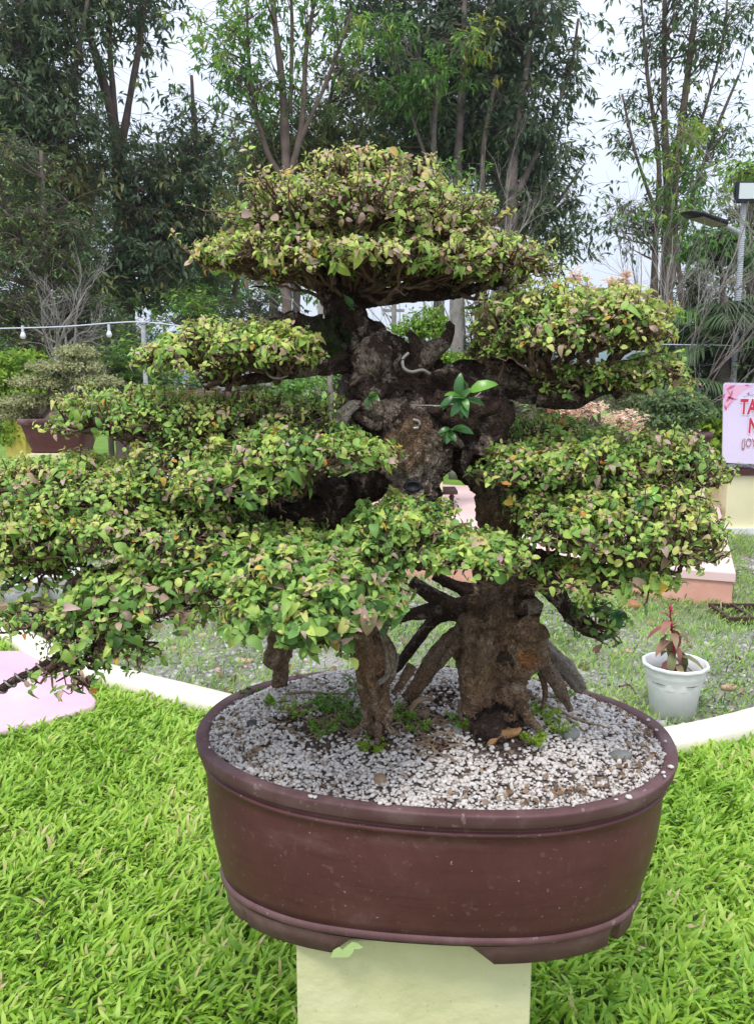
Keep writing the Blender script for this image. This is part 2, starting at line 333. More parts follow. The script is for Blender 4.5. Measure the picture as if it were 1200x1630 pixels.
M['tb_red'] = noisy('reddish tree bark', [(.3, (.10, .072, .058)), (.7, (.21, .155, .13))], scale=5, rough=.95, bump=.6)
M['tb_grey'] = noisy('bare grey bark', [(.3, (.20, .18, .16)), (.7, (.38, .35, .32))], scale=6, rough=.95)
M['stalk'] = mat('crimson stalk', (.38, .02, .07), .5)
M['moss'] = tinted('small weed leaf', [(0, (.07, .17, .02)), (.5, (.17, .34, .03)), (1, (.38, .50, .06))], trans=.3, vary=False)
M['ficus'] = tinted('glossy shoot leaf', [(0, (.04, .13, .04)), (.5, (.09, .24, .06)), (1, (.22, .48, .05))], rough=.3, spec=.5, trans=.25, nscale=20)
M['rootskin'] = noisy('pale root skin', [(.3, (.16, .10, .06)), (.7, (.34, .25, .17))], scale=30, rough=.9)

# ------------------------------------------------------------------ leaf templates (length along +x, width y, up z)
def leaf_tpl(wd=.62, fold=.16, droop=.22, st=((.0, 0), (.16, .62), (.42, 1), (.72, .82), (.9, .42), (1, 0))):
    v = []; f = []
    zc = lambda t: .10*math.sin(t*3.1)-droop*t*t
    v.append((0, 0, 0))
    for t, k in st[1:-1]:
        h = wd/2*k
        v += [(t, -h, zc(t)+fold*k*.5), (t, 0, zc(t)), (t, h, zc(t)+fold*k*.5)]
    v.append((1, 0, zc(1)-.03)); n = len(st)-2; e = len(v)-1
    f += [(0, 1, 2), (0, 2, 3)]
    for i in range(n-1):
        a = 1+3*i; f += [(a, a+3, a+4, a+1), (a+1, a+4, a+5, a+2)]
    a = 1+3*(n-1); f += [(a, e, a+1), (a+1, e, a+2)]
    return np.array(v), f
RST = ((.0, 0), (.07, .36), (.25, .82), (.5, 1), (.76, .80), (.92, .42), (1, 0))
LEAF = leaf_tpl(.72, st=RST); LEAF2 = leaf_tpl(.80, .26, .45, st=RST); LEAF3 = leaf_tpl(.66, -.08, .3, st=RST)
SIMPLE = (np.array([(0, 0, 0), (.45, -.15, .03), (.45, .15, .03), (1, 0, -.12), (.45, 0, 0)]), [(0, 1, 4), (0, 4, 2), (1, 3, 4), (4, 3, 2)])
BLADE = (np.array([(0, -.08, 0), (0, .08, 0), (.4, -.11, .17), (.4, .11, .17), (.75, -.08, .16), (.75, .08, .16), (1, 0, .06)]), [(0, 2, 3, 1), (2, 4, 5, 3), (4, 6, 5)])
def frames(X, up, s, wd=1.0):
    """rotation matrices from leaf direction X (k,3), rough up (k,3), size s (k,)"""
    X = X/(np.linalg.norm(X, axis=1, keepdims=True)+1e-9)
    Y = np.cross(up, X); Y /= np.linalg.norm(Y, axis=1, keepdims=True)+1e-9
    Z = np.cross(X, Y); s = np.asarray(s)[:, None]
    return np.stack([X*s, Y*s*wd, Z*s], -1)
def unit(a): return a/(np.linalg.norm(a, axis=-1, keepdims=True)+1e-9)

# ------------------------------------------------------------------ ground: one sheet to the horizon, then lawn, path, slabs
mb = MB(); n = 60
xs = np.concatenate([np.linspace(-900, -8, 12), np.linspace(-7, 7, 50), np.linspace(8, 900, 12)])
ys = np.concatenate([np.linspace(-40, -.5, 6), np.linspace(0, 10, 44), np.linspace(11, 1500, 14)])
P = np.array([[(x, y, .012*noise.noise(Vector((x*1.3, y*1.3, 0))) if abs(x) < 7 and 0 < y < 10 else 0) for x in xs] for y in ys])
mb.grid(P, closed=False, cap=False)
g = mb.build('ground', M['dirt']); tag(g, kind='structure')

KERB = [Vector((q.x, q.y, 0)) for q in (gnd(x, y, .085) for x, y in ((-160, 945), (-60, 980), (0, 1003), (67, 1040), (183, 1079), (300, 1108), (480, 1150), (640, 1175), (800, 1188), (930, 1190), (1073, 1178), (1200, 1152), (1330, 1115)))]
KP, _ = catmull(KERB, [1]*len(KERB), .12)
def kerb_y(x):
    for a, b in zip(KP, KP[1:]):
        if a.x <= x <= b.x: return a.y+(b.y-a.y)*(x-a.x)/max(1e-6, b.x-a.x)
    return KP[0].y+.5 if x < KP[0].x else KP[-1].y+.3
# lawn base sheet in front of the kerb
lx = np.linspace(-4.2, 4.2, 60); Pl = np.array([[(x, -1.5+(kerb_y(x)+.02+1.5)*t, .018+.012*noise.noise(Vector((x*2, (kerb_y(x))*t*2, 3)))) for x in lx] for t in np.linspace(0, 1, 30)])
mb = MB(); mb.grid(Pl, closed=False, cap=False); tag(mb.build('lawn', M['soil']), kind='structure')

# kerb: real cross-section swept along the curve
mb = MB(); rr = []
for i, p in enumerate(KP):
    T = (KP[min(i+1, len(KP)-1)]-KP[max(i-1, 0)]); T.z = 0; T.normalize(); Nn = Vector((-T.y, T.x, 0))
    j = .006*noise.noise(p*3)
    h = .085+.008*noise.noise(p*2+Vector((5, 0, 0)))
    rr.append([tuple(p+Nn*a+Vector((0, 0, b))) for a, b in ((-.02+j, -.05), (-.018+j, h-.012), (-.008+j, h), (.112+j, h+.004), (.122+j, h-.01), (.124+j, -.05))])
mb.grid(np.array(rr), True, True); tag(mb.build('kerb', M['cream']), 'long cream painted concrete kerb curving between the bright lawn and the gravelly grass', 'kerb')

# pink slab lying in the lawn, left
SLAB = [gnd(*p) for p in ((-260, 1075), (-60, 1052), (60, 1050), (84, 1057), (110, 1078), (132, 1100), (156, 1133), (150, 1142), (90, 1162), (0, 1184), (-120, 1215), (-300, 1250))]
mb = MB(); prism(mb, [(p.x, p.y) for p in SLAB][::-1], -.02, .055, .012)
tag(mb.build('paving_slab', M['pink']), 'pink painted concrete slab with a rounded corner set into the lawn at the left', 'paving slab')
def in_poly(x, y, poly):
    c = False; j = len(poly)-1
    for i in range(len(poly)):
        if (poly[i].y > y) != (poly[j].y > y) and x < (poly[j].x-poly[i].x)*(y-poly[i].y)/(poly[j].y-poly[i].y)+poly[i].x: c = not c
        j = i
    return c

def grassify(name, region, npts, size, tmu, tsd, seed, patch=2.2, lie=.55, matn='grass', keep=None, zoff=0.0, wd=1.0):
    rng = np.random.default_rng(seed); x0, x1, y0, y1 = region
    mb = MB(); px = rng.uniform(x0, x1, npts); py = rng.uniform(y0, y1, npts)
    ok = np.array([keep(a, b) for a, b in zip(px, py)]); px = px[ok]; py = py[ok]; k = len(px)
    nzv = np.array([noise.noise(Vector((a*patch, b*patch, seed))) for a, b in zip(px, py)])
    nz2 = np.array([noise.noise(Vector((a*patch*4, b*patch*4, seed+9))) for a, b in zip(px, py)])
    # blades lean in swirls that vary across the lawn
    az = nz2*3.0+nzv*2+rng.normal(0, 1.2, k)
    el = np.clip(rng.normal(lie, .28, k), .05, 1.35)
    X = np.stack([np.cos(az)*np.cos(el), np.sin(az)*np.cos(el), np.sin(el)], 1)
    up = np.stack([rng.normal(0, .35, k), rng.normal(0, .35, k)-.2, np.ones(k)], 1)
    s = size*rng.uniform(.6, 1.35, k)
    t = np.clip(tmu+nzv*.28+nz2*.12+rng.normal(0, tsd, k), 0, .97); t[rng.random(k) < .012] = 1
    loc = np.stack([px, py, .018+zoff+rng.uniform(0, .022, k)], 1)
    mb.inst(*BLADE, frames(X, up, s, rng.uniform(.75, 1.25, k)[:, None]*wd), loc, t)
    return mb.build(name, M[matn], smooth=True)
def lawn_ok(x, y):
    if abs(x) > .62*y+.35: return False
    if y > kerb_y(x)-.03: return False
    return not in_poly(x, y, SLAB)
o = grassify('grass', (-3.4, 3.4, 1.35, 5.2), 125000*2, .048, .55, .18, 3, keep=lawn_ok, wd=.82); tag(o, 'bright green broad-bladed carpet grass of the near lawn', 'grass', kind='stuff')

# ------------------------------------------------------------------ pedestal, pot, gravel
mb = MB(); box(mb, (.069, 1.36+.218, .2368), (.437, .436, .4736)); o = bevel(mb.build('pedestal', M['plaster'], smooth=False), .004)
tag(o, 'pale yellow plastered square pillar carrying the big oval maroon pot', 'pedestal')
PC = Vector((.108, 1.56, 0)); PR = -.15; ZR = .80; EXP = 2.2
def oval(a, b, th, cx=PC.x, cy=PC.y, rot=PR, e=EXP):
    c, s = math.cos(th), math.sin(th)
    x = a*math.copysign(abs(c)**(2/e), c); y = b*math.copysign(abs(s)**(2/e), s)
    return (cx+x*math.cos(rot)-y*math.sin(rot), cy+x*math.sin(rot)+y*math.cos(rot))
def p_ring(d, z, seg=200, zt=None):
    """outline of the pot at height z: the rim oval slides and shrinks into the smaller base oval"""
    r = []
    for j in range(seg):
        th = 2*math.pi*j/seg; zz = z(th) if callable(z) else z; t = (.8-(zt if zt is not None else zz))/.2836; lp_ = lambda a, b: a+(b-a)*t
        x, y = oval(lp_(.472, .4157)+d, lp_(.332, .234)+d, th, lp_(.108, .1015), lp_(1.56, 1.523), lp_(-.15, -.09), lp_(2.2, 2.45)); r.append((x, y, zz))
    return r
def wob(z, k=.0012): return lambda th: z+k*math.sin(3*th+1)+k*.6*math.sin(7*th)+k*.4*math.sin(13*th)
def lathe(prof, wk=.0008, seg=200): return np.array([p_ring(d, wob(z, wk), seg, z) for d, z in prof])
prof = [(-.006, .7735), (-.001, .7738), (.0005, .7745), (.0012, .776), (.0018, .785), (.0022, .795), (.0018, .7985), (.0002, .8000), (-.002, .8006), (-.012, .8008), (-.0195, .8002), (-.0215, .7985), (-.0228, .795), (-.028, .775), (-.045, .72)]
mb = MB(); mb.grid(lathe(prof), True, False)
pot = thing('bonsai_pot', 'large oval maroon glazed bonsai pot with a thick rim standing on the pale yellow pillar', 'plant pot', (PC.x, PC.y, .478))
mb.build('rim', M['glaze_rim'], pot)
prof = [(-.004, .7738), (-.0095, .7732), (-.0105, .771), (-.0105, .762), (-.0098, .7608), (-.0062, .7600), (-.0035, .7575), (-.0030, .7545), (-.0045, .7510), (-.0075, .7493), (-.0098, .7488)]
for t in np.linspace(0, 1, 12): prof.append((-.0105+.008*math.sin(math.pi*t)+.0055*t, .7475-.2145*t))
mb = MB(); mb.grid(lathe(prof+[(-.1, .5)]), True, True)
mb.build('body', M['glaze'], pot)
mb = MB(); mb.grid(lathe([(-.012, .5345), (-.0045, .5335), (-.0005, .530), (.0008, .5255), (.0002, .520), (-.003, .5165), (-.007, .5150), (-.02, .5148)]), True, True)
mb.build('base_bead', M['glaze_rim'], pot)
def footz(z0):
    def f(th):
        d = math.degrees(th) % 360; z = z0
        for c, hw in ((267, 10.5), (90, 20)):
            k = abs(d-c)
            if k < hw: z = max(z, .5142-.002)
            elif k < hw+6: z = max(z, z0+(.5122-z0)*(1-(k-hw)/6.))
        k = abs(d-325)
        if k < 3: z = max(z, z0+.016)
        k = abs(d-216)
        if k < 2: z = max(z, z0+.004)
        return z
    return f
mb = MB(); mb.grid(np.array([p_ring(-.004, .5147, 720, .515), p_ring(-.005, footz(.505), 720, .505), p_ring(-.006, footz(.474), 720, .49), p_ring(-.024, footz(.474), 720, .49), p_ring(-.024, .5147, 720, .515)]), True, False)
mb.build('foot', M['glaze_worn'], pot)
# peeled green paint flakes stuck to the foot
def patch(pts, z_to_th=None):
    pass
mb = MB()
def foot_pt(px, py, out=.004):
    for th in np.linspace(R(190), R(350), 900):
        t = .307/.2836; x, y = oval(.472+(.4157-.472)*t-.006+out, .332+(.234-.332)*t-.006+out, th, .1013, 1.52, -.086, 2.46); d = ray(px, py); t = y/d.y
        if abs(d.x*t-x) < .002: return (x, y, CAMH+d.z*t)
    return tuple(at(px, py, 1.30))
fl = [(527, 1524), (532, 1512), (541, 1507), (546, 1512), (556, 1503), (562, 1499), (570, 1501), (580, 1508), (572, 1511), (566, 1510), (562, 1518), (555, 1524)]
A = [foot_pt(x, y, .002) for x, y in fl]; B = [foot_pt(x, y, .006) for x, y in fl]
mb.grid(np.array([A, B]), True, True)
o = mb.build('paint_flake', mat('fresh green paint', (.46, .60, .24), .6), pot, smooth=False)

def loc2(x, y):
    dx, dy = x-PC.x, y-PC.y; c, s = math.cos(-PR), math.sin(-PR)
    return dx*c-dy*s, dx*s+dy*c
def rho(x, y):
    a, b = loc2(x, y); return (abs(a/.442)**EXP+abs(b/.302)**EXP)**(1/EXP)
def gz(x, y):
    r = rho(x, y); a, b = loc2(x, y)
    return .7905+.088*max(0, 1-r*r)**.9*(.8+.9*b/.29*.5)+.006*noise.noise(Vector((x*12, y*12, 0)))
def on_gravel(px, py):
    z = .83
    for _ in range(12): p = gnd(px, py, z); z = gz(p.x, p.y)
    return Vector((p.x, p.y, z))
mb = MB(); rings = []
for k in np.linspace(1.035, .02, 26):
    rings.append([(x, y, gz(x, y)-.003) for x, y in (oval(.442*k, .302*k, 2*math.pi*j/72) for j in range(72))])
mb.grid(np.array(rings), True, True); soilo = mb.build('soil', M['potsoil'])
tag(soilo, 'dark soil filling the big oval pot under the white gravel', 'soil', kind='stuff')
# pebbles
bm_v = []
import bmesh
def ico(sub=1):
    b = bmesh.new(); bmesh.ops.create_icosphere(b, subdivisions=sub, radius=1); v = np.array([list(q.co) for q in b.verts]); f = [tuple(q.index for q in p.verts) for p in b.faces]; b.free(); return v, f
ICO = ico(2); ICO1 = ico(1)
def randrot(k, rng):
    q = rng.normal(size=(k, 4)); q /= np.linalg.norm(q, axis=1, keepdims=True); a, b, c, d = q.T
    return np.stack([np.stack([1-2*(c*c+d*d), 2*(b*c-a*d), 2*(b*d+a*c)], -1), np.stack([2*(b*c+a*d), 1-2*(b*b+d*d), 2*(c*d-a*b)], -1), np.stack([2*(b*d-a*c), 2*(c*d+a*b), 1-2*(b*b+c*c)], -1)], 1)
def pebbles(mb, loc, size, tint, rng, tpl, flat=(.42, .72)):
    k = len(loc); s = np.stack([rng.uniform(1, 1.3, k), rng.uniform(.62, .9, k), rng.uniform(*flat, k)], 1)*size[:, None]
    Rm = randrot(k, rng)
    # keep flat side mostly down
    yaw = rng.uniform(0, 6.28, k); tl = rng.normal(0, .45, k); c, n_ = np.cos(yaw), np.sin(yaw); ct, st = np.cos(tl), np.sin(tl); Z = np.zeros(k); O = np.ones(k)
    A = np.stack([np.stack([c, -n_, Z], -1), np.stack([n_, c, Z], -1), np.stack([Z, Z, O], -1)], 1); B_ = np.stack([np.stack([O, Z, Z], -1), np.stack([Z, ct, -st], -1), np.stack([Z, st, ct], -1)], 1)
    mb.inst(*tpl, np.einsum('kij,kjl->kil', A, B_)*s[:, None, :], loc, tint)
def lumpy(tpl, seed):
    v = tpl[0].copy()
    for i in range(len(v)):
        p = Vector(v[i]); v[i] *= 1+.16*noise.noise(p*1.1+Vector((seed, 0, 0)))+.04*noise.noise(p*3+Vector((seed, 0, 0)))
    return v, tpl[1]
rng = np.random.default_rng(11); mb = MB()
K = 19000; u = rng.uniform(-1.03, 1.03, (K*2, 2)); r = (np.abs(u[:, 0])**EXP+np.abs(u[:, 1])**EXP)**(1/EXP); u = u[r < 1.02][:K]
gx = PC.x+u[:, 0]*.442*math.cos(PR)-u[:, 1]*.302*math.sin(PR); gy = PC.y+u[:, 0]*.442*math.sin(PR)+u[:, 1]*.302*math.cos(PR)
BARE = [(on_gravel(515, 1160), .065), (on_gravel(465, 1145), .04), (on_gravel(800, 1180), .055), (on_gravel(665, 1150), .05), (on_gravel(700, 1110), .03), (on_gravel(600, 1180), .03), (on_gravel(700, 1190), .02)]
keep = []
for x, y in zip(gx, gy):
    pr = 1.0
    for b, rad in BARE:
        d = math.hypot(x-b.x, y-b.y)/rad
        if d < 1.2: pr = min(pr, .12+.7*max(0, d-.5))
    keep.append(random.random() < pr)
keep = np.array(keep); gx, gy = gx[keep], gy[keep]; k = len(gx)
zz = np.array([gz(a, b) for a, b in zip(gx, gy)])
sz = np.clip(rng.lognormal(math.log(.0041), .27, k), .0024, .0085); tt = rng.beta(3.2, 1.8, k)*.72+.28; q = rng.random(k)
tt = np.where(q < .12, rng.uniform(.09, .3, k), tt); tt = np.where(q < .018, rng.uniform(0, .06, k), tt)
for vi in range(4):
    s_ = np.arange(k) % 4 == vi
    pebbles(mb, np.stack([gx, gy, zz+rng.uniform(-.002, .005, k)], 1)[s_], sz[s_], tt[s_], rng, lumpy(ICO1, vi*7.1))
# strays lying on the rim
st = [(334, 1192), (495, 1270), (502, 1271), (605, 1281), (613, 1279), (618, 1283), (662, 1283), (671, 1284), (863, 1284), (872, 1284), (912, 1285), (980, 1275), (1000, 1271), (1055, 1232), (1057, 1238), (1067, 1223), (1031, 1148), (1058, 1182), (1044, 1164)]
SP = np.array([list(gnd(x, y, .8015)+Vector((0, 0, .003))) for x, y in st]); pebbles(mb, SP, rng.uniform(.003, .006, len(SP)), rng.uniform(.6, 1, len(SP)), rng, ICO1)
tag(mb.build('gravel', M['pebble']), 'white and grey gravel heaped in the big oval pot', 'gravel', kind='stuff')

def lfall(name, pts, sizes, matn, label, cat, rng, tint=None, tpl=LEAF2, zr=.003):
    mb = MB(); k = len(pts); X = np.stack([rng.normal(0, 1, k), rng.normal(0, 1, k), rng.normal(0, .25, k)], 1); up = np.stack([rng.normal(0, .5, k), rng.normal(0, .5, k), rng.choice([1, -1], k)], 1)
    mb.inst(*tpl, frames(X, up, sizes, rng.uniform(.8, 1.3, k)[:, None]), pts+np.array([0, 0, zr]), rng.uniform(0, 1, k) if tint is None else tint)
    return tag(mb.build(name, M[matn]), label, cat, kind='stuff')
# dry leaves on the gravel, thickest along the rim and around the roots
pts = []
for _ in range(520):
    m_ = random.random()
    if m_ < .45: th = random.uniform(R(-70), R(60)); kk = random.uniform(.86, .985)
    elif m_ < .6: th = random.uniform(R(180), R(300)); kk = random.uniform(.88, .98)
    else: th = random.uniform(0, 6.28); kk = random.random()**.6*.9
    x, y = oval(.442*kk, .302*kk, th); pts.append((x, y, gz(x, y)+.006))
lfall('leaf_litter', np.array(pts), rng.uniform(.005, .012, len(pts)), 'litter', 'brown dry leaves scattered over the white gravel and along the pot rim', 'leaf litter', rng)

pts = []
for b, rad in BARE:
    for _ in range(90):
        a = random.uniform(0, 6.28); q = rad*1.2*random.random()**.7; x, y = b.x+q*math.cos(a), b.y+q*math.sin(a); pts.append((x, y, gz(x, y)+random.uniform(0, .003)))
pts = np.array(pts); k = len(pts); mb = MB(); pebbles(mb, pts, rng.uniform(.002, .0055, k), rng.uniform(0, .22, k), rng, lumpy(ICO1, 9)); tag(mb.build('soil_crumbs', M['crumb']), 'dark soil crumbs and small dark stones around the bonsai trunks', 'soil', kind='stuff')
# single stones one can pick out
def stone(px, py, sx, sy, szz, m_, label, rz=0, seed=0):
    v, f = lumpy(ICO, seed+3.3); p = on_gravel(px, py); mb = MB(); mb.add(v*np.array([sx, sy, szz]), f)
    o = mb.build('stone', M[m_]); o.location = p+Vector((0, 0, szz*.45)); o.rotation_euler = (random.uniform(-.15, .15), random.uniform(-.15, .15), rz)
    tag(o, label, 'stone', 'loose stones on the gravel of the big pot')
stone(985, 1208, .024, .015, .011, 'stone', 'flat grey-green oval stone, the largest pebble at the right of the gravel', .1, 1)
stone(605, 1245, .013, .011, .011, 'stone_brown', 'round brown-grey stone on the white gravel near the front rim', 0, 2)
stone(403, 1155, .013, .009, .009, 'stone_dark', 'dark slate stone at the left of the gravel', .2, 3)
stone(493, 1133, .009, .008, .008, 'stone_dark', 'small black stone among the weeds at the left trunk', 0, 4)
stone(727, 1167, .011, .010, .012, 'stone', 'upright grey stone between the two trunks', 0, 5)
stone(908, 1175, .018, .012, .016, 'stone', 'rough grey stone standing right of the broken root stump', .3, 6)
stone(835, 1108, .016, .011, .010, 'stone_dark', 'dark oval stone behind the right trunk base', .2, 7)
stone(932, 1110, .016, .010, .009, 'stone', 'grey oval stone at the foot of the pale right root', .1, 8)
stone(674, 1140, .013, .012, .009, 'stone_brown', 'tan stone under the curled root between the trunks', .1, 9)
stone(655, 1122, .012, .009, .008, 'stone_dark', 'dark stone behind the curled root between the trunks', .5, 10)
stone(412, 1197, .013, .009, .007, 'stone_brown', 'yellow-brown chip of stone on the left gravel', .4, 11)
stone(1008, 1160, .009, .007, .006, 'stone_brown', 'small brown stone on the right gravel above the flat stone', .4, 12)

# ------------------------------------------------------------------ the bonsai
tree = thing('bonsai_tree', 'large old bonsai with gnarled dark trunks and layered green foliage in the oval pot', 'bonsai', (.15, 1.5, .83))
def PX(l, Y=None): return [at(p[0], p[1], p[2] if len(p) > 2 else Y) for p in l]
def limb(name, matn, l, widths, Y=1.5, parent=tree, **k):
    """l: pixel points (x, y[, depth]); widths in photo pixels (full width)"""
    P_ = PX(l, Y); r_ = [wd/2*mpp(l[i][0], l[i][1], P_[i].y) for i, wd in enumerate(widths)]
    mb = MB(); k.setdefault('seed', len(C.objects)*1.7); k.setdefault('fis', .5); gnarl(mb, P_, r_, **k); return mb.build(name, M[matn], parent)
mb = MB()
def tk(l, widths, Y=1.5, **k):
    P_ = PX(l, Y); r_ = [wd/2*mpp(l[i][0], l[i][1], P_[i].y) for i, wd in enumerate(widths)]
    k.setdefault('seed', len(mb.v)*1.7); k.setdefault('fis', .5); k.setdefault('step', .005); gnarl(mb, P_, r_, **k)
PALE = ((.07, .042, .03), (.42, .33, .26))
for q_, r_, ca_, cb_ in (((655, 745, 1.42), .072, (.14, .085, .06), (.56, .45, .37)), ((596, 578, 1.46), .034, (.12, .08, .055), (.52, .43, .34)), ((605, 655, 1.44), .03, (.14, .10, .07), (.50, .42, .34)), ((640, 700, 1.42), .045, (.12, .07, .04), (.26, .17, .10)), ((595, 578, 1.46), .042, *PALE), ((560, 535, 1.5), .03, *PALE), ((612, 655, 1.45), .035, *PALE), ((725, 700, 1.44), .025, *PALE), ((470, 565, 1.5), .04, *PALE), ((800, 600, 1.5), .03, *PALE), ((700, 560, 1.48), .03, *PALE), ((775, 705, 1.44), .03, *PALE), ((440, 500, 1.53), .03, *PALE), ((790, 800, 1.5), .05, (.10, .06, .04), (.36, .27, .20)), ((520, 535, 1.52), .045, (.012, .016, .006), (.05, .07, .015)), ((852, 968, 1.44), .02, *PALE), ((840, 640, 1.48), .03, *PALE), ((660, 640, 1.44), .02, *PALE), ((520, 840, 1.48), .03, (.10, .06, .04), (.32, .24, .18))):
    blotch(M['bark'], at(*q_), r_, ca_, cb_)
for q_, r_, ca_, cb_ in (((838, 1045, 1.44), .022, (.20, .08, .03), (.36, .17, .07)), ((765, 1085, 1.43), .035, (.12, .07, .035), (.36, .23, .13)), ((790, 920, 1.48), .06, (.10, .065, .045), (.30, .22, .16)), ((750, 1020, 1.45), .04, (.10, .06, .035), (.32, .22, .15)), ((780, 1165, 1.44), .05, (.012, .008, .006), (.04, .022, .015)), ((805, 1040, 1.43), .02, (.03, .018, .012), (.10, .06, .035)), ((585, 1160, 1.42), .03, (.14, .08, .05), (.38, .27, .19)), ((575, 1050, 1.4), .04, (.20, .10, .05), (.36, .22, .13)), ((700, 1045, 1.48), .05, (.16, .10, .065), (.38, .27, .19))):
    blotch(M['bark_brown'], at(*q_), r_, ca_, cb_)
# upper dark trunk mass
tk([(800, 810, 1.56), (788, 755, 1.55), (745, 695, 1.54), (690, 640, 1.54), (640, 605, 1.55), (592, 565, 1.56), (560, 525, 1.57), (540, 490, 1.58), (530, 455, 1.6)], [58, 74, 104, 116, 106, 80, 70, 56, 50], amp=.32, seg=90, ridge=.07, step=.006)
tk([(625, 700, 1.53), (605, 650, 1.53), (596, 610, 1.52), (596, 580, 1.51)], [60, 80, 76, 50], amp=.35, seg=28)
tk([(752, 720, 1.5), (765, 690, 1.5), (780, 650, 1.52), (775, 610, 1.55)], [60, 80, 78, 60], amp=.4, seg=34)
tk([(690, 640, 1.48), (735, 655, 1.47), (770, 668, 1.5)], [50, 50, 40], amp=.4)
tk([(560, 790, 1.56), (500, 815, 1.55), (440, 825, 1.54), (385, 820, 1.53)], [60, 80, 78, 50], amp=.4, seg=28)
tk([(640, 745, 1.54), (600, 770, 1.55), (550, 790, 1.56)], [60, 50, 50], amp=.3)
tk([(520, 470, 1.6), (560, 478, 1.6), (640, 470, 1.6), (720, 466, 1.6), (800, 448, 1.6)], [30, 34, 26, 20, 12], amp=.3)
mb.build('trunk', M['bark'], tree)
# lower right trunk
mb = MB()
tk([(792, 1188, 1.49), (788, 1150, 1.49), (785, 1090, 1.50), (786, 1030, 1.51), (793, 975, 1.52), (800, 920, 1.53), (800, 860, 1.55), (795, 780, 1.56)], [78, 84, 92, 112, 98, 74, 62, 66], amp=.38, seg=100, ridge=.11, step=.003, nr=9, twist=5)
tk([(828, 985, 1.455), (846, 1010, 1.45), (842, 1035, 1.45)], [40, 50, 34], amp=.5)
tk([(758, 985, 1.47), (748, 1010, 1.46), (752, 1045, 1.46)], [40, 44, 30], amp=.5, ridge=.2)
tk([(765, 1000, 1.46), (758, 1060, 1.455), (752, 1120, 1.455), (745, 1160, 1.46)], [40, 52, 50, 30], amp=.35, ridge=.14)
tk([(832, 1000, 1.46), (838, 1040, 1.46), (828, 1075, 1.46)], [50, 58, 30], amp=.4)
mb.build('trunk', M['bark_brown'], tree)
# knob on the right of the lower trunk, moss and dark lumps
limb('burl', 'bark', [(825, 965, 1.47), (848, 968, 1.46), (862, 972, 1.455)], [34, 36, 24], amp=.3)
limb('burl', 'bark', [(800, 1170, 1.45), (790, 1150, 1.455), (800, 1130, 1.46)], [62, 66, 40], amp=.45)
# pale scarred knot below the crossing with its hole
limb('knot', 'bark', [(672, 660, 1.52), (664, 700, 1.49), (662, 735, 1.472), (664, 765, 1.475), (672, 792, 1.49), (690, 815, 1.51)], [110, 104, 104, 96, 70, 30], amp=.42, seg=80, ridge=.05, step=.003, freq=14)
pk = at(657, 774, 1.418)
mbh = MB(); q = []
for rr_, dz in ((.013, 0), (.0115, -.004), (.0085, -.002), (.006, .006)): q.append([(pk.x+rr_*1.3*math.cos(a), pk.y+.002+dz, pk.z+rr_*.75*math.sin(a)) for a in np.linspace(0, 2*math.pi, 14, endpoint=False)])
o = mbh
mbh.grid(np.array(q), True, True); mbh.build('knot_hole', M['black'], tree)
limb('knot', 'bark', [(604, 540, 1.52), (592, 575, 1.50), (600, 605, 1.51)], [44, 60, 44], amp=.3, freq=22, seg=26)
limb('knot', 'bark', [(578, 645, 1.485), (610, 652, 1.47), (650, 640, 1.475)], [22, 30, 22], amp=.4, freq=22, seg=20)
# weathered stump behind, pale column left of the trunk
limb('deadwood', 'deadwood', [(548, 690, 1.54), (556, 655, 1.55), (560, 620, 1.57), (568, 580, 1.58)], [34, 36, 40, 34], amp=.2, ridge=.2, nr=6)
limb('deadwood', 'deadwood', [(538, 690, 1.49), (545, 665, 1.49), (560, 648, 1.49), (575, 645, 1.49)], [22, 26, 22, 12], amp=.2, ridge=.2)
# left front trunk: split brown wood with pale torn face
limb('trunk', 'bark_brown', [(598, 1172, 1.44), (600, 1130, 1.43), (594, 1080, 1.42), (590, 1030, 1.42), (590, 980, 1.44), (575, 900, 1.5), (560, 830, 1.55)], [26, 42, 50, 56, 60, 58, 56], amp=.34, ridge=.2, seg=64, nr=5, twist=16, step=.005)
limb('deadwood', 'bark_pale', [(612, 1095, 1.40), (622, 1065, 1.395), (620, 1035, 1.395), (606, 1005, 1.395)], [10, 22, 20, 10], amp=.25, ridge=.25, nr=4)
limb('deadwood', 'deadwood', [(600, 1090, 1.385), (612, 1080, 1.383), (628, 1062, 1.395), (632, 1040, 1.40)], [7, 9, 8, 4], amp=.25, ridge=.2)
limb('trunk', 'bark_brown', [(443, 1092, 1.70), (446, 1065, 1.70), (440, 1046, 1.70), (446, 1020, 1.68), (460, 960, 1.6)], [26, 26, 46, 40, 30], amp=.3)
limb('root', 'bark_pale', [(520, 885, 1.52), (513, 860, 1.52), (517, 835, 1.54)], [14, 22, 26], amp=.2)
# struts crossing between the trunks
limb('root', 'bark', [(585, 1000, 1.52), (628, 985, 1.55), (670, 975, 1.55), (730, 962, 1.54), (775, 960, 1.53)], [14, 16, 20, 22, 30], amp=.25, seg=16)
limb('root', 'bark', [(606, 1085, 1.56), (637, 1055, 1.58), (665, 1018, 1.57), (695, 985, 1.56), (745, 970, 1.54)], [12, 16, 18, 20, 30], amp=.2, seg=16)
limb('root', 'bark_brown', [(650, 1112, 1.52), (668, 1086, 1.51), (690, 1052, 1.50), (722, 1018, 1.50), (765, 985, 1.50)], [24, 26, 26, 28, 36], amp=.25, ridge=.15, seg=28, nr=6)
limb('root', 'bark', [(655, 925, 1.54), (690, 950, 1.54), (740, 975, 1.53)], [20, 24, 30], amp=.25, seg=16)
limb('root', 'bark', [(690, 915, 1.57), (730, 935, 1.56), (785, 950, 1.55)], [16, 20, 40], amp=.2, seg=16)
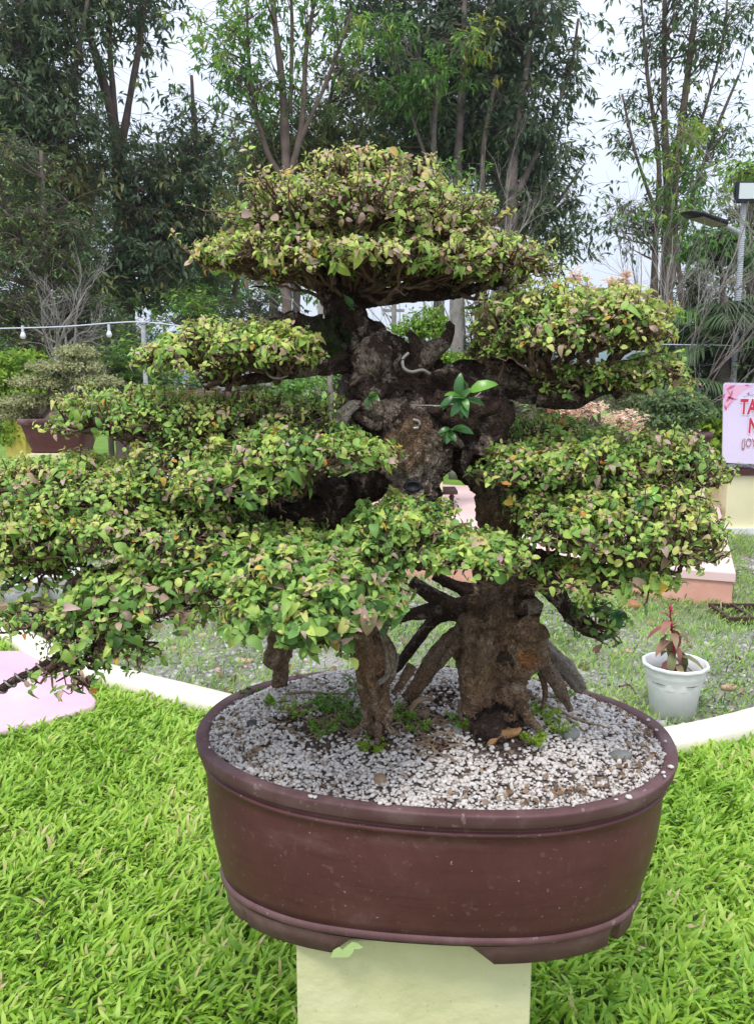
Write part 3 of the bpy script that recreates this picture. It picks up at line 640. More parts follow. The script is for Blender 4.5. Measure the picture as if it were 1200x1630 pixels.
# limb('root', 'bark_brown', [(700, 1085, 1.60), (725, 1055, 1.58), (750, 1030, 1.56)], [16, 22, 24], amp=.2, seg=16)
limb('root', 'bark', [(845, 905, 1.52), (880, 940, 1.49), (905, 975, 1.46), (935, 1000, 1.44), (955, 1012, 1.43)], [34, 34, 30, 30, 16], amp=.3, seg=22)
limb('root', 'bark_pale', [(838, 1030, 1.52), (868, 1062, 1.51), (890, 1095, 1.49), (908, 1132, 1.48)], [26, 24, 20, 9], amp=.15, ridge=.15, seg=18, nr=4)
limb('root', 'deadwood', [(845, 1010, 1.56), (875, 1040, 1.57), (905, 1070, 1.58), (925, 1098, 1.58)], [26, 24, 26, 20], amp=.15, ridge=.18, seg=18)
limb('root', 'bark_pale', [(825, 1040, 1.5), (828, 1065, 1.5), (830, 1088, 1.5)], [8, 8, 9], seg=10)
limb('root', 'wood_raw', [(777, 1188, 1.42), (790, 1172, 1.425), (806, 1166, 1.425), (822, 1166, 1.43), (829, 1160, 1.435)], [9, 14, 15, 13, 6], amp=.5, freq=30, seg=16)
limb('root', 'rootskin', [(652, 1145, 1.47), (656, 1125, 1.47), (672, 1112, 1.475), (690, 1115, 1.48)], [6, 9, 9, 5], amp=.15, seg=10)
# major branches carrying the pads
limb('branch', 'bark', [(560, 575, 1.55), (520, 578, 1.52), (470, 590, 1.5), (420, 600, 1.5), (350, 612, 1.5)], [44, 34, 24, 20, 10], amp=.3)
limb('branch', 'bark', [(510, 525, 1.56), (520, 545, 1.54), (550, 560, 1.54)], [60, 62, 40], amp=.35)
limb('branch', 'bark', [(470, 505, 1.56), (452, 512, 1.55), (438, 500, 1.54), (428, 508, 1.54)], [26, 22, 18, 9], amp=.4, seg=14)
limb('branch', 'bark', [(510, 520, 1.56), (490, 515, 1.56), (470, 506, 1.56)], [40, 26, 24], amp=.3, seg=14)
limb('branch', 'bark', [(585, 540, 1.53), (575, 515, 1.52), (568, 500, 1.52), (578, 492, 1.52)], [28, 22, 16, 8], amp=.5, seg=14)
limb('branch', 'bark', [(650, 600, 1.52), (668, 580, 1.5), (690, 555, 1.5), (708, 545, 1.5), (718, 520, 1.5), (712, 512, 1.5)], [46, 34, 30, 20, 14, 8], amp=.4, seg=16)
limb('branch', 'bark', [(668, 575, 1.5), (660, 545, 1.49), (650, 528, 1.49)], [24, 20, 9], amp=.4, seg=14)
limb('branch', 'bark', [(730, 620, 1.56), (790, 605, 1.55), (850, 620, 1.53), (900, 610, 1.52), (960, 600, 1.5), (1040, 605, 1.48)], [90, 64, 50, 36, 18, 8], amp=.35, seg=26)
limb('branch', 'bark', [(860, 625, 1.52), (910, 635, 1.5), (965, 620, 1.49), (985, 632, 1.48)], [40, 32, 18, 14], amp=.35, seg=16)
limb('branch', 'bark', [(560, 650, 1.5), (600, 680, 1.47), (640, 655, 1.46), (690, 655, 1.45), (720, 640, 1.45)], [20, 16, 22, 20, 10], amp=.45, seg=14)
limb('branch', 'bark', [(795, 780, 1.55), (820, 790, 1.52), (900, 800, 1.48), (1000, 800, 1.44), (1080, 790, 1.42)], [50, 40, 26, 18, 8], amp=.3)
limb('branch', 'bark', [(800, 880, 1.53), (860, 890, 1.48), (940, 905, 1.43), (1030, 925, 1.4)], [50, 34, 22, 8], amp=.3)
limb('branch', 'bark', [(390, 815, 1.53), (300, 800, 1.48), (250, 765, 1.46), (180, 785, 1.42), (90, 800, 1.4)], [54, 30, 18, 14, 6], amp=.3)
limb('branch', 'bark', [(385, 825, 1.5), (340, 870, 1.42), (250, 900, 1.36), (150, 910, 1.3)], [40, 30, 20, 8], amp=.3)
limb('branch', 'bark', [(440, 850, 1.5), (440, 900, 1.4), (430, 960, 1.3), (460, 1000, 1.27)], [40, 26, 18, 8], amp=.3)
limb('branch', 'bark', [(590, 980, 1.44), (560, 950, 1.35), (520, 920, 1.3)], [40, 20, 8], amp=.3)
limb('branch', 'bark', [(560, 830, 1.54), (620, 880, 1.42), (690, 900, 1.36), (760, 890, 1.33)], [40, 26, 18, 8], amp=.3)
limb('branch', 'bark', [(540, 790, 1.55), (490, 770, 1.48), (430, 760, 1.42), (380, 750, 1.4)], [50, 30, 20, 8], amp=.3)
limb('branch', 'bark', [(560, 700, 1.55), (450, 712, 1.55), (350, 712, 1.55), (250, 700, 1.55)], [40, 26, 18, 10], amp=.3)
# trailing wired branch lower left
limb('branch', 'bark', [(150, 905, 1.3), (112, 935, 1.27), (110, 985, 1.24), (100, 1035, 1.22), (60, 1065, 1.21), (20, 1085, 1.2), (-30, 1120, 1.19)], [18, 17, 16, 14, 12, 12, 10], amp=.25, seg=12)
limb('branch', 'bark', [(165, 985, 1.25), (160, 1010, 1.22), (140, 1040, 1.21), (115, 1070, 1.2), (90, 1085, 1.2)], [10, 9, 7, 5, 3], amp=.2, seg=10)
# grey training wires coiled on branches
def coil(name, path, rad, turns, wr):
    P_, _ = catmull(path, [1]*len(path), .004); n_ = len(P_); o = []; Uv = None
    for i, p in enumerate(P_):
        T = (P_[min(i+1, n_-1)]-P_[max(i-1, 0)]).normalized(); Uv = T.orthogonal().normalized() if Uv is None else (Uv-T*Uv.dot(T)).normalized(); V = T.cross(Uv); a = turns*2*math.pi*i/n_
        o.append(p+(Uv*math.cos(a)+V*math.sin(a))*rad)
    mb = MB(); P2, _ = catmull(o, [1]*len(o), .003); mb.tubes(np.array([[list(p) for p in P2]]), np.full((1, len(P2)), wr), 8); return mb.build(name, M['wire'], tree)
coil('training_wire', PX([(112, 935, 1.27), (110, 985, 1.24), (100, 1035, 1.22), (60, 1065, 1.21), (20, 1085, 1.2), (-30, 1120, 1.19)]), .0085, 14, .0018)
def wire(l, wr=.002):
    P_, _ = catmull(PX(l), [1]*len(l), .003); mb = MB(); mb.tubes(np.array([[list(p) for p in P_]]), np.full((1, len(P_)), wr), 8); mb.build('training_wire', M['wire'], tree)
wire([(650, 562, 1.45), (641, 572, 1.445), (643, 586, 1.44), (655, 592, 1.44), (672, 589, 1.445), (684, 595, 1.45)], .0032)
wire([(425, 592, 1.45), (432, 600, 1.445), (446, 602, 1.445), (458, 597, 1.45)], .0028)
wire([(657, 668, 1.42), (667, 671, 1.42), (667, 680, 1.42), (658, 682, 1.42)], .003)
wire([(655, 645, 1.44), (700, 646, 1.42), (690, 647, 1.42), (742, 640, 1.41), (765, 625, 1.42)], .0014)

LEAFN = 0
def pad(x, y, rx, ry, Y, dep, ls, tmu, seed, hub=None, dens=1.0, low=.35, pink=.12, rot=0, zc=0.0):
    """one foliage cloud: sub-branches fan out from the hub, twigs rise to the shell, a rosette of leaves on every tip"""
    global LEAFN
    rng = np.random.default_rng(seed); m_ = mpp(x, y, Y); rx *= m_; rz = ry*m_; c = np.array(at(x, y, Y))
    area = 2*math.pi*((rx*dep)**1.6+(rx*rz)**1.6+(dep*rz)**1.6)**(1/1.6)/3**(1/1.6)
    k = int(area/.000135*dens); ls *= .55 if y < 860 else .60; pink *= 1.15 if y < 520 else .85
    d = unit(rng.normal(size=(k*3, 3))*np.array([1, 1, 1])); d = d[d[:, 2] > -.45][:k]; k = len(d)
    d[:, 2] = np.where(d[:, 2] < 0, d[:, 2]*low*2, d[:, 2])
    rad = np.where(rng.random(k) < .78, rng.uniform(.86, 1.04, k), rng.uniform(.5, .86, k))
    nn = np.array([noise.noise(Vector((a[0]*2.6+seed, a[1]*2.6, a[2]*2.6))) for a in d])
    nn2 = np.array([noise.noise(Vector((a[0]*7+seed, a[1]*7, a[2]*7))) for a in d])
    rad = rad*(1+.36*nn+.20*nn2)
    keepm = (nn2 > -.16) | (rng.random(k) < .30); rad = np.where(rng.random(k) < .035, rad*rng.uniform(1.12, 1.3, k), rad)       # gaps between clumps
    d, rad, nn = d[keepm], rad[keepm], nn[keepm]; k = len(d); side = np.clip((.55-d[:, 2])/.55, 0, 1)
    off = d*rad[:, None]*np.array([rx, dep, rz])
    if rot: ca, sa = math.cos(rot), math.sin(rot); off = np.stack([off[:, 0]*ca-off[:, 2]*sa, off[:, 1], off[:, 0]*sa+off[:, 2]*ca], 1)
    tip = c+off
    # sub-branches
    nb = max(6, int(10*rx/.15)); hubp = np.array(at(*hub)) if hub else c+np.array([0, 0, -rz*.45]); skel = []; mbt = MB()
    for i in range(nb):
        a = 2*math.pi*i/nb+rng.uniform(-.3, .3); q_ = rng.uniform(.55, .95); e = c+np.array([math.cos(a)*rx*q_, math.sin(a)*dep*q_, rng.uniform(-.4, .25)*rz])
        m1 = hubp*.62+e*.38+rng.normal(0, .013, 3); m2 = hubp*.28+e*.72+rng.normal(0, .013, 3); m1[2] -= .2*rz
        pl = np.array([hubp, m1, m2, e]); P_, _ = catmull(pl, [1]*4, .012); P_ = np.array([list(p) for p in P_]); P_ += rng.normal(0, .0016, P_.shape); skel.append(P_)
        mbt.tubes(P_[None], np.linspace(.0055, .0016, len(P_))[None], 6)
        # forks
        for _ in range(2):
            s0 = P_[rng.integers(len(P_)//3, len(P_)-1)]; e2 = s0+unit(e-hubp)*rx*.25+rng.normal(0, rx*.14, 3)*np.array([1, 1, .35]); pl = np.array([s0+(e2-s0)*t+np.sin(t*3.1)*rng.normal(0, .008, 3) for t in np.linspace(0, 1, 7)]); skel.append(pl)
            mbt.tubes(pl[None], np.linspace(.003, .0011, 7)[None], 5)
    SK = np.concatenate(skel)
    tgt = c+(tip-c)*np.array([.78, .78, .25])-np.array([0, 0, rz*.15])
    idx = np.array([np.argmin(((SK-t)**2).sum(1)) for t in tgt]); st_ = SK[idx]
    n_ = 6; T = np.linspace(0, 1, n_)[None, :, None]
    dirs = unit(tip-st_)
    ctrl = st_*.5+tip*.5+rng.normal(0, .008, (k, 3))+np.stack([off[:, 0]*.06, off[:, 1]*.06, -np.abs(rng.normal(0, .004, k))], 1)
    Pt = (1-T)**2*st_[:, None]+2*T*(1-T)*ctrl[:, None]+T*T*tip[:, None]
    Pt[:, 1:-1] += rng.normal(0, .0022, (k, n_-2, 3))
    mbt.tubes(Pt, np.linspace(.0021, .0008, n_)[None]*rng.uniform(.7, 1.3, (k, 1)), 3)
    # leaves
    mbl = MB(); tin = []
    outw = unit(off/np.array([rx, dep, rz])**1)*.7+np.array([0, 0, .75]); D = unit(outw*.7+unit(Pt[:, -1]-Pt[:, -2])*.6+rng.normal(0, .28, (k, 3)))
    A = unit(np.cross(D, rng.normal(size=(k, 3)))); B = np.cross(D, A)
    tipn = rng.normal(0, .11, k)+nn*.20+tmu; big = rng.lognormal(0, .20, k)
    def ring_of(base, nl, el0, el1, sc, phase):
        for j in range(nl):
            az = phase+j*2*math.pi/nl+rng.normal(0, .25, k); el = rng.uniform(el0, el1, k)
            X = D*np.sin(el)[:, None]+(A*np.cos(az)[:, None]+B*np.sin(az)[:, None])*np.cos(el)[:, None]
            s = ls*sc*big*rng.uniform(.6, 1.35, k); t = tipn+rng.normal(0, .10, k)-.05*side; q_ = rng.random(k)
            t = np.clip(t, 0, .74); t = np.where(q_ < pink, rng.uniform(.76, .91, k), t); t = np.where(q_ > .982, rng.uniform(.92, 1, k), t)
            # a share of leaves is missing; older ones hang
            kp = rng.random(k) < .92-.50*side
            tp = (LEAF, LEAF2, LEAF3)[rng.integers(0, 3)]; upv = D+rng.normal(0, .3, (k, 3))
            Mf = frames(X, upv, s, rng.uniform(.75, 1.15, k)[:, None]); Mf[:, :, 2] *= rng.uniform(.2, 2.6, k)[:, None]
            mbl.inst(*tp, Mf[kp], (base+X*.002)[kp], t[kp])
    ph = rng.uniform(0, 6.28, k)
    ring_of(Pt[:, -1], 2, .55, 1.25, .62, ph); ring_of(Pt[:, -1]-D*.004, 2, .1, .7, .95, ph+1.57); ring_of(Pt[:, -2]*.5+Pt[:, -1]*.5, 2, -.4, .45, 1.05, ph); ring_of(Pt[:, -2], 1, -.6, .3, 1.0, ph+1.2)
    f = mbl.build('foliage_pad', M['leaf'], tree); mbt.build('twigs', M['twig'], f)
    LEAFN += sum(len(a) for a in mbl.lt)//8
# crown
pad(588, 300, 120, 46, 1.60, .14, .017, .54, 100, hub=(580, 380, 1.6), pink=.2)
pad(580, 358, 205, 62, 1.60, .21, .017, .50, 101, hub=(560, 470, 1.6), pink=.24, dens=1.15)
pad(440, 415, 130, 42, 1.56, .15, .018, .56, 102, hub=(520, 450, 1.6), pink=.16)
pad(600, 425, 190, 46, 1.52, .16, .019, .50, 103, hub=(570, 468, 1.6), pink=.16)
pad(760, 425, 122, 46, 1.56, .15, .018, .50, 104, hub=(720, 462, 1.6), pink=.18)
pad(475, 385, 90, 36, 1.57, .14, .018, .52, 151, hub=(520, 450, 1.6), pink=.2, dens=.8)
pad(690, 385, 95, 38, 1.57, .14, .018, .52, 152, hub=(660, 455, 1.6), pink=.2, dens=.8)
pad(305, 735, 95, 50, 1.46, .12, .019, .42, 153, hub=(300, 790, 1.48), dens=.8)
pad(175, 800, 120, 50, 1.42, .14, .019, .44, 154, hub=(180, 800, 1.42), dens=.8)
pad(480, 880, 90, 40, 1.36, .10, .022, .38, 157, hub=(450, 900, 1.4), dens=.8)
pad(1000, 800, 120, 44, 1.42, .12, .020, .44, 158, hub=(980, 830, 1.44), dens=.8)
pad(870, 800, 70, 36, 1.42, .10, .020, .42, 159, hub=(880, 820, 1.46), dens=.7)
pad(345, 545, 60, 36, 1.48, .10, .018, .50, 160, hub=(380, 600, 1.5), dens=.8)
pad(850, 500, 90, 46, 1.52, .12, .018, .50, 161, hub=(870, 590, 1.52), dens=.8)
# left upper shelf
pad(405, 562, 88, 44, 1.47, .12, .019, .46, 105, hub=(430, 595, 1.5))
pad(308, 580, 84, 44, 1.50, .13, .018, .46, 106, hub=(360, 608, 1.5))
pad(455, 560, 52, 40, 1.42, .07, .021, .50, 107, hub=(450, 592, 1.48))
# right upper dome
pad(900, 535, 150, 74, 1.50, .17, .019, .48, 108, hub=(880, 605, 1.52), pink=.14)
pad(960, 525, 100, 62, 1.47, .13, .019, .54, 109, hub=(930, 605, 1.5), pink=.2)
pad(1030, 600, 64, 30, 1.48, .10, .017, .50, 110, hub=(990, 605, 1.49), dens=1.0, low=.8)
pad(945, 606, 84, 28, 1.50, .12, .017, .42, 171, hub=(930, 606, 1.5), dens=.9, low=.9)
pad(790, 555, 44, 32, 1.50, .07, .018, .45, 112, hub=(790, 600, 1.54))
# left broad shelves
pad(225, 668, 130, 50, 1.56, .15, .018, .44, 113, hub=(280, 705, 1.55))
pad(390, 668, 135, 48, 1.54, .14, .018, .46, 114, hub=(400, 712, 1.55))
pad(125, 770, 140, 44, 1.48, .16, .019, .45, 115, hub=(180, 785, 1.43))
pad(480, 728, 130, 52, 1.40, .13, .021, .40, 116, hub=(470, 768, 1.47), pink=.16)
pad(380, 770, 100, 46, 1.38, .12, .021, .40, 117, hub=(400, 755, 1.41))
pad(250, 850, 190, 60, 1.40, .18, .020, .42, 118, hub=(250, 850, 1.42))
pad(70, 850, 120, 62, 1.38, .15, .020, .44, 119, hub=(120, 850, 1.38))
pad(40, 905, 70, 40, 1.36, .10, .019, .46, 120, hub=(90, 880, 1.36), low=.7)
pad(330, 905, 110, 52, 1.34, .13, .022, .38, 121, hub=(300, 890, 1.38))
pad(220, 960, 120, 60, 1.28, .12, .023, .36, 122, hub=(200, 925, 1.32), pink=.16, low=.6)
pad(150, 1000, 84, 46, 1.24, .08, .022, .38, 123, hub=(150, 950, 1.27), dens=.65, low=.9)
pad(50, 985, 60, 26, 1.24, .07, .018, .40, 124, hub=(110, 985, 1.24), dens=.5, low=.9)
pad(200, 1035, 60, 22, 1.22, .05, .020, .30, 125, hub=(160, 1015, 1.22), dens=.5, low=1)
pad(110, 1065, 60, 26, 1.20, .05, .018, .28, 126, hub=(110, 1050, 1.21), dens=.5, low=1)
# front centre
pad(440, 915, 120, 56, 1.30, .13, .024, .38, 127, hub=(440, 925, 1.35), pink=.16)
pad(540, 950, 100, 60, 1.24, .11, .026, .36, 128, hub=(520, 950, 1.3), pink=.18)
pad(460, 980, 96, 52, 1.20, .09, .026, .35, 129, hub=(460, 970, 1.27), low=.6)
pad(590, 965, 52, 36, 1.24, .07, .024, .38, 130, hub=(560, 960, 1.3), low=.6)
pad(510, 1018, 50, 26, 1.21, .05, .025, .36, 131, hub=(500, 1005, 1.25), dens=.7, low=.9)
pad(640, 845, 92, 52, 1.36, .12, .021, .38, 132, hub=(630, 880, 1.4))
pad(750, 880, 84, 36, 1.32, .12, .022, .44, 133, hub=(700, 895, 1.36))
pad(600, 880, 110, 40, 1.34, .10, .022, .36, 134, hub=(620, 890, 1.38))
# right shelves
pad(845, 748, 86, 42, 1.42, .12, .021, .44, 135, hub=(850, 790, 1.5), pink=.16)
pad(960, 745, 140, 60, 1.48, .15, .020, .42, 136, hub=(950, 795, 1.46))
pad(1060, 745, 86, 58, 1.45, .13, .018, .46, 137, hub=(1050, 790, 1.43), pink=.26)
pad(920, 840, 88, 56, 1.36, .13, .022, .42, 138, hub=(900, 870, 1.44))
pad(1010, 850, 130, 72, 1.36, .14, .021, .46, 139, hub=(980, 890, 1.41), pink=.16)
pad(1080, 870, 62, 56, 1.38, .11, .019, .50, 140, hub=(1050, 900, 1.4), pink=.18, dens=.8)
pad(960, 920, 110, 34, 1.34, .09, .021, .42, 141, hub=(960, 905, 1.4), dens=.7, low=.9)
pad(945, 990, 46, 34, 1.42, .06, .022, .22, 142, hub=(935, 1000, 1.44), dens=.5, low=1)
pad(860, 690, 80, 34, 1.62, .10, .018, .36, 143, hub=(830, 720, 1.6), dens=.7)
pad(525, 655, 50, 22, 1.56, .06, .016, .48, 144, hub=(540, 660, 1.57), dens=.5)
print('bonsai leaves', LEAFN)

# glossy big-leaved shoots sprouting on the trunk
def shoot(px, py, Y, leaves, seed, root):
    rng = np.random.default_rng(seed); mbs = MB(); c_ = np.array(at(px, py, Y)); r0 = np.array(at(*root)); loc = []; X = []; s = []; t = []
    for lx_, ly_, ln, tt_ in leaves:
        e = np.array(at(lx_, ly_, Y-.02+rng.uniform(-.02, .02))); dv = e-c_; X.append(dv); s.append(ln*mpp(px, py, Y)); loc.append(c_+rng.normal(0, .003, 3)); t.append(tt_)
    X = np.array(X); up = np.stack([rng.normal(0, .3, len(X)), -.9+rng.normal(0, .3, len(X)), np.full(len(X), .8)], 1)
    mbs.inst(*leaf_tpl(.46, .10, .25), frames(X, up, np.array(s)), np.array(loc), np.array(t))
    f = mbs.build('shoot', M['ficus'], tree); ms = MB(); ms.tubes(np.array([[r0, (r0+c_)/2+np.array([0, -.01, 0]), c_]]), np.array([[.002, .0018, .0015]]), 6); ms.build('stem', M['moss'], f)
shoot(734, 634, 1.40, [(735, 598, 38, .4), (700, 612, 36, .8), (716, 620, 34, .5), (768, 633, 34, .3), (748, 660, 34, .35), (733, 665, 30, .4), (718, 655, 34, .3), (700, 642, 36, .25), (752, 612, 26, .6), (715, 640, 30, .2), (742, 650, 26, .6)], 5, (700, 650, 1.46))
shoot(744, 622, 1.39, [(788, 602, 46, .9), (736, 600, 30, .6)], 15, (735, 640, 1.44))
shoot(716, 686, 1.41, [(735, 672, 24, .4), (750, 690, 34, .5), (712, 668, 24, .3), (697, 690, 22, .25), (700, 708, 26, .3), (716, 712, 26, .35), (740, 700, 24, .4), (676, 692, 16, .2), (728, 700, 22, .7)], 6, (690, 700, 1.46))
shoot(590, 632, 1.44, [(600, 615, 20, .6), (585, 645, 20, .3), (570, 632, 18, .3), (604, 640, 20, .5), (597, 610, 14, .95)], 8, (595, 650, 1.47))
shoot(988, 1000-20, 1.38, [(960, 1000, 26, .1), (985, 1005, 26, .1), (1000, 985, 24, .15), (975, 975, 24, .1), (950, 985, 26, .12)], 9, (950, 1000, 1.43))
# larger odd leaves in the crown of the right shelf
shoot(1030, 790, 1.30, [(1050, 775, 24, .95), (1055, 800, 26, .9), (1010, 810, 30, .3), (1000, 790, 24, .5)], 10, (1020, 800, 1.4))
shoot(560, 490, 1.50, [(550, 478, 14, .3), (570, 485, 16, .3), (545, 468, 22, .25)], 12, (550, 480, 1.56))

# root flare and dead stubs
for i, (l, ww) in enumerate([([(760, 1130, 1.46), (735, 1158, 1.45), (712, 1180, 1.44)], [26, 18, 6]), ([(820, 1120, 1.46), (848, 1150, 1.45), (868, 1168, 1.445)], [22, 14, 5]), ([(765, 1150, 1.44), (758, 1175, 1.43), (742, 1195, 1.425)], [22, 14, 5]),
    ([(590, 1140, 1.42), (572, 1160, 1.41), (555, 1172, 1.41)], [16, 10, 4]), ([(608, 1140, 1.42), (622, 1162, 1.41), (640, 1172, 1.41)], [14, 9, 3]), ([(600, 1150, 1.415), (602, 1175, 1.40), (598, 1192, 1.40)], [16, 11, 5]), ([(735, 1020, 1.47), (715, 1040, 1.47), (700, 1062, 1.475)], [18, 12, 8]),
    ([(860, 1070, 1.51), (868, 1100, 1.50), (862, 1128, 1.49)], [12, 8, 4]), ([(655, 1060, 1.46), (640, 1085, 1.46), (625, 1105, 1.455)], [18, 12, 8])]): limb('root', 'bark_brown', l, ww, amp=.35, seg=14, ridge=.12)
for l, ww in [([(640, 600, 1.47), (630, 580, 1.455), (640, 566, 1.45)], [16, 10, 5]), ([(700, 690, 1.46), (722, 700, 1.44), (735, 712, 1.44)], [18, 12, 7]), ([(690, 600, 1.48), (720, 590, 1.46), (742, 600, 1.455)], [16, 11, 6]), ([(570, 600, 1.49), (556, 612, 1.48), (548, 606, 1.48)], [18, 11, 6]), ([(760, 660, 1.46), (785, 652, 1.44), (795, 640, 1.44)], [18, 12, 6]),
    ([(540, 500, 1.55), (528, 520, 1.53), (524, 545, 1.53)], [14, 12, 6]), ([(616, 655, 1.46), (612, 680, 1.45), (620, 700, 1.45)], [14, 9, 5]), ([(745, 720, 1.45), (738, 745, 1.44), (745, 765, 1.45)], [18, 12, 6])]: limb('stub', 'bark', l, ww, amp=.5, seg=14)
# thin surface roots over the gravel and small weeds
mb = MB(); rng = np.random.default_rng(5)
def surf_root(l, r0, n_=20):
    pts_ = [on_gravel(*p)+Vector((0, 0, .006+random.uniform(0, .006))) for p in l]; P_, _ = catmull(pts_, [1]*len(pts_), .006); P_ = np.array([list(p) for p in P_])+rng.normal(0, .0007, (len(P_), 3)); mb.tubes(P_[None], np.linspace(r0, r0*.5, len(P_))[None], 7)
surf_root([(455, 1112), (490, 1108), (530, 1112), (560, 1110)], .0035); surf_root([(470, 1075), (490, 1085), (515, 1100)], .003)
surf_root([(820, 1102), (850, 1115), (880, 1135), (920, 1150), (970, 1165)], .0042); surf_root([(805, 1098), (812, 1125), (838, 1150), (860, 1165)], .003)
surf_root([(900, 1150), (915, 1158), (930, 1172)], .0025); surf_root([(985, 1100), (1000, 1095), (1012, 1110)], .003)
for _ in range(130):
    c0 = random.choice([(700, 1175), (520, 1165), (560, 1150), (690, 1190), (480, 1150), (800, 1150), (650, 1150)]); a = random.uniform(0, 6.28); x, y = c0[0]+random.gauss(0, 22), c0[1]+random.gauss(0, 10)
    surf_root([(x, y), (x+12*math.cos(a)+random.gauss(0, 5), y+7*math.sin(a)), (x+26*math.cos(a), y+14*math.sin(a)), (x+34*math.cos(a)+random.gauss(0, 6), y+20*math.sin(a))], random.uniform(.0010, .0026))
tag(mb.build('surface_roots', M['rootskin'], tree), kind='stuff')
def weed(px, py, hgt, n_, tm, label, seed):
    rng = np.random.default_rng(seed); b = on_gravel(px, py); w_ = thing('weed', label, 'weed', b, 'small green weeds sprouting from the gravel of the big pot'); mbs = MB(); mbl = MB()
    for i in range(n_):
        a = rng.uniform(0, 6.28); ln = hgt*rng.uniform(.6, 1.2); l0 = rng.uniform(0, .02); s0 = np.array(b)+np.array([math.cos(a)*l0, math.sin(a)*l0, 0]); e = s0+np.array([math.cos(a)*ln*.8, math.sin(a)*ln*.8, ln*rng.uniform(.5, 1)])
        T = np.linspace(0, 1, 6)[:, None]; pl = s0+(e-s0)*T+np.array([0, 0, ln*.25])*np.sin(T*3.1); mbs.tubes(pl[None], np.full((1, 6), .0006), 3)
        for q_ in range(1, 6):
            for sd_ in (-1, 1, 0):
                k = 3; X = unit(rng.normal(0, .6, (k, 3))+np.array([-math.sin(a)*sd_, math.cos(a)*sd_, .3])); mbl.inst(*SIMPLE, frames(X, np.tile([0, 0, 1.], (k, 1)), rng.uniform(.004, .0075, k), 1.8), np.repeat(pl[q_][None], k, 0)+rng.normal(0, .001, (k, 3)), np.clip(rng.normal(tm, .2, k), 0, 1))
    mbs.build('stem', M['moss'], w_); mbl.build('leaves', M['moss'], w_)
for i, a in enumerate([
 (535, 1135, .03, 22, .3, 'dark green weed tuft at the left side of the left trunk'), (565, 1155, .03, 20, .2, 'dense dark weed right against the base of the left trunk'),
 (575, 1105, .03, 14, .3, 'tall weed behind the left trunk'), (478, 1140, .025, 14, .8, 'yellow-green weed beside the small black stone'),
 (400, 1110, .02, 12, .2, 'low green weed near the left back rim'), (440, 1125, .02, 10, .7, 'pale weed between the left rim and the black stone'),
 (510, 1172, .028, 14, .4, 'green feathery weed left of the trunk on white gravel'), (590, 1192, .022, 14, .9, 'lime green weed in front of the left trunk'),
 (640, 1145, .026, 16, .5, 'low spreading weed right of the left trunk'), (665, 1165, .026, 14, .5, 'green weed patch in front of the curled root'),
 (745, 1158, .03, 20, .45, 'bushy green weed beside the upright grey stone'), (848, 1185, .022, 16, .9, 'lime green weed alone on the gravel right of the stump'),
 (822, 1082, .03, 14, .75, 'bright weed climbing the right trunk base'), (890, 1165, .03, 12, .85, 'yellow-green weed leaning on the rough grey stone'),
 (858, 1140, .02, 12, .8, 'small bright weed under the long surface root'), (895, 1112, .02, 10, .7, 'small weed at the tip of the pale right root'),
 (512, 1120, .02, 10, .2, 'small dark weed by the horizontal pale root')]): weed(*a, 300+i)

# ------------------------------------------------------------------ beyond the kerb: gravelly grass, platform, pots
fl_ = MB(); fl_.grid(np.array([[(x, y, .012) for x in np.linspace(-60, 60, 10)] for y in (10.5, 14, 20, 35, 80)]), closed=False, cap=False)
M['farlawn'] = noisy('far mown lawn', [(.3, (.10, .20, .03)), (.7, (.22, .36, .05))], scale=3, rough=1, bump=.5)
tag(fl_.build('far_lawn', M['farlawn']), kind='structure')
PLAT = [gnd(560, 912), gnd(1163, 966)]
pa, pb = PLAT; pd = (pb-pa).normalized(); pn = Vector((-pd.y, pd.x, 0)); PLAT = [pa, pb, pb+pn*3.6, pa+pn*3.6-pd*1.2]
def in_plat(x, y): return in_poly(x, y, PLAT)
mb = MB(); prism(mb, [(p.x, p.y) for p in PLAT], -.02, .17, 0); plat = thing('platform', 'low salmon pink concrete platform behind the bonsai trunks', 'platform', (pa+pb)/2)
mb.build('base', M['salmon'], plat, smooth=False)
cxy = sum((p for p in PLAT), Vector())/4
mb = MB(); prism(mb, [(p.x+(p.x-cxy.x)*.008, p.y+(p.y-cxy.y)*.008) for p in PLAT], .173, .235, .008); mb.build('top', M['salmon_top'], plat, smooth=False)
def rough_ok(x, y):
    if abs(x) > .60*y+.3 or y < kerb_y(x)+.14 or in_plat(x, y): return False
    return noise.noise(Vector((x*1.1, y*1.1, 4.)))+.5*noise.noise(Vector((x*3, y*3, 4.))) > -.30+random.uniform(-.4, .4)
o = grassify('rough_grass', (-5.4, 5.4, 3.2, 9.5), 230000, .042, .45, .2, 21, keep=rough_ok, lie=.6, zoff=-.012, wd=.55, matn='dry_grass'); tag(o, 'patchy thin grass growing through the gravel beyond the kerb', 'grass', kind='stuff')
rng = np.random.default_rng(31); k = 26000; px = rng.uniform(-5, 5, k); py = 3.2+6.5*rng.random(k)**1.3
def peb_ok(x, y): return abs(x) < .6*y+.3 and y > kerb_y(x)+.13 and not in_plat(x, y) and noise.noise(Vector((x*1.1, y*1.1, 4.)))+.5*noise.noise(Vector((x*3, y*3, 4.))) < .10+random.uniform(-.15, .15)
ok = np.array([peb_ok(a, b) for a, b in zip(px, py)]); px, py = px[ok], py[ok]; k = len(px); mb = MB()
pebbles(mb, np.stack([px, py, np.full(k, .004)], 1), rng.lognormal(math.log(.014), .35, k), np.clip(rng.normal(.5, .25, k), 0, 1), rng, lumpy(ICO1, 4))
tag(mb.build('path_gravel', M['path_pebble']), 'grey round pebbles of the worn path beyond the kerb', 'gravel', kind='stuff')
pts = np.array([(rng.uniform(-2.5, 2.7), rng.uniform(3.5, 6), .02) for _ in range(160)])
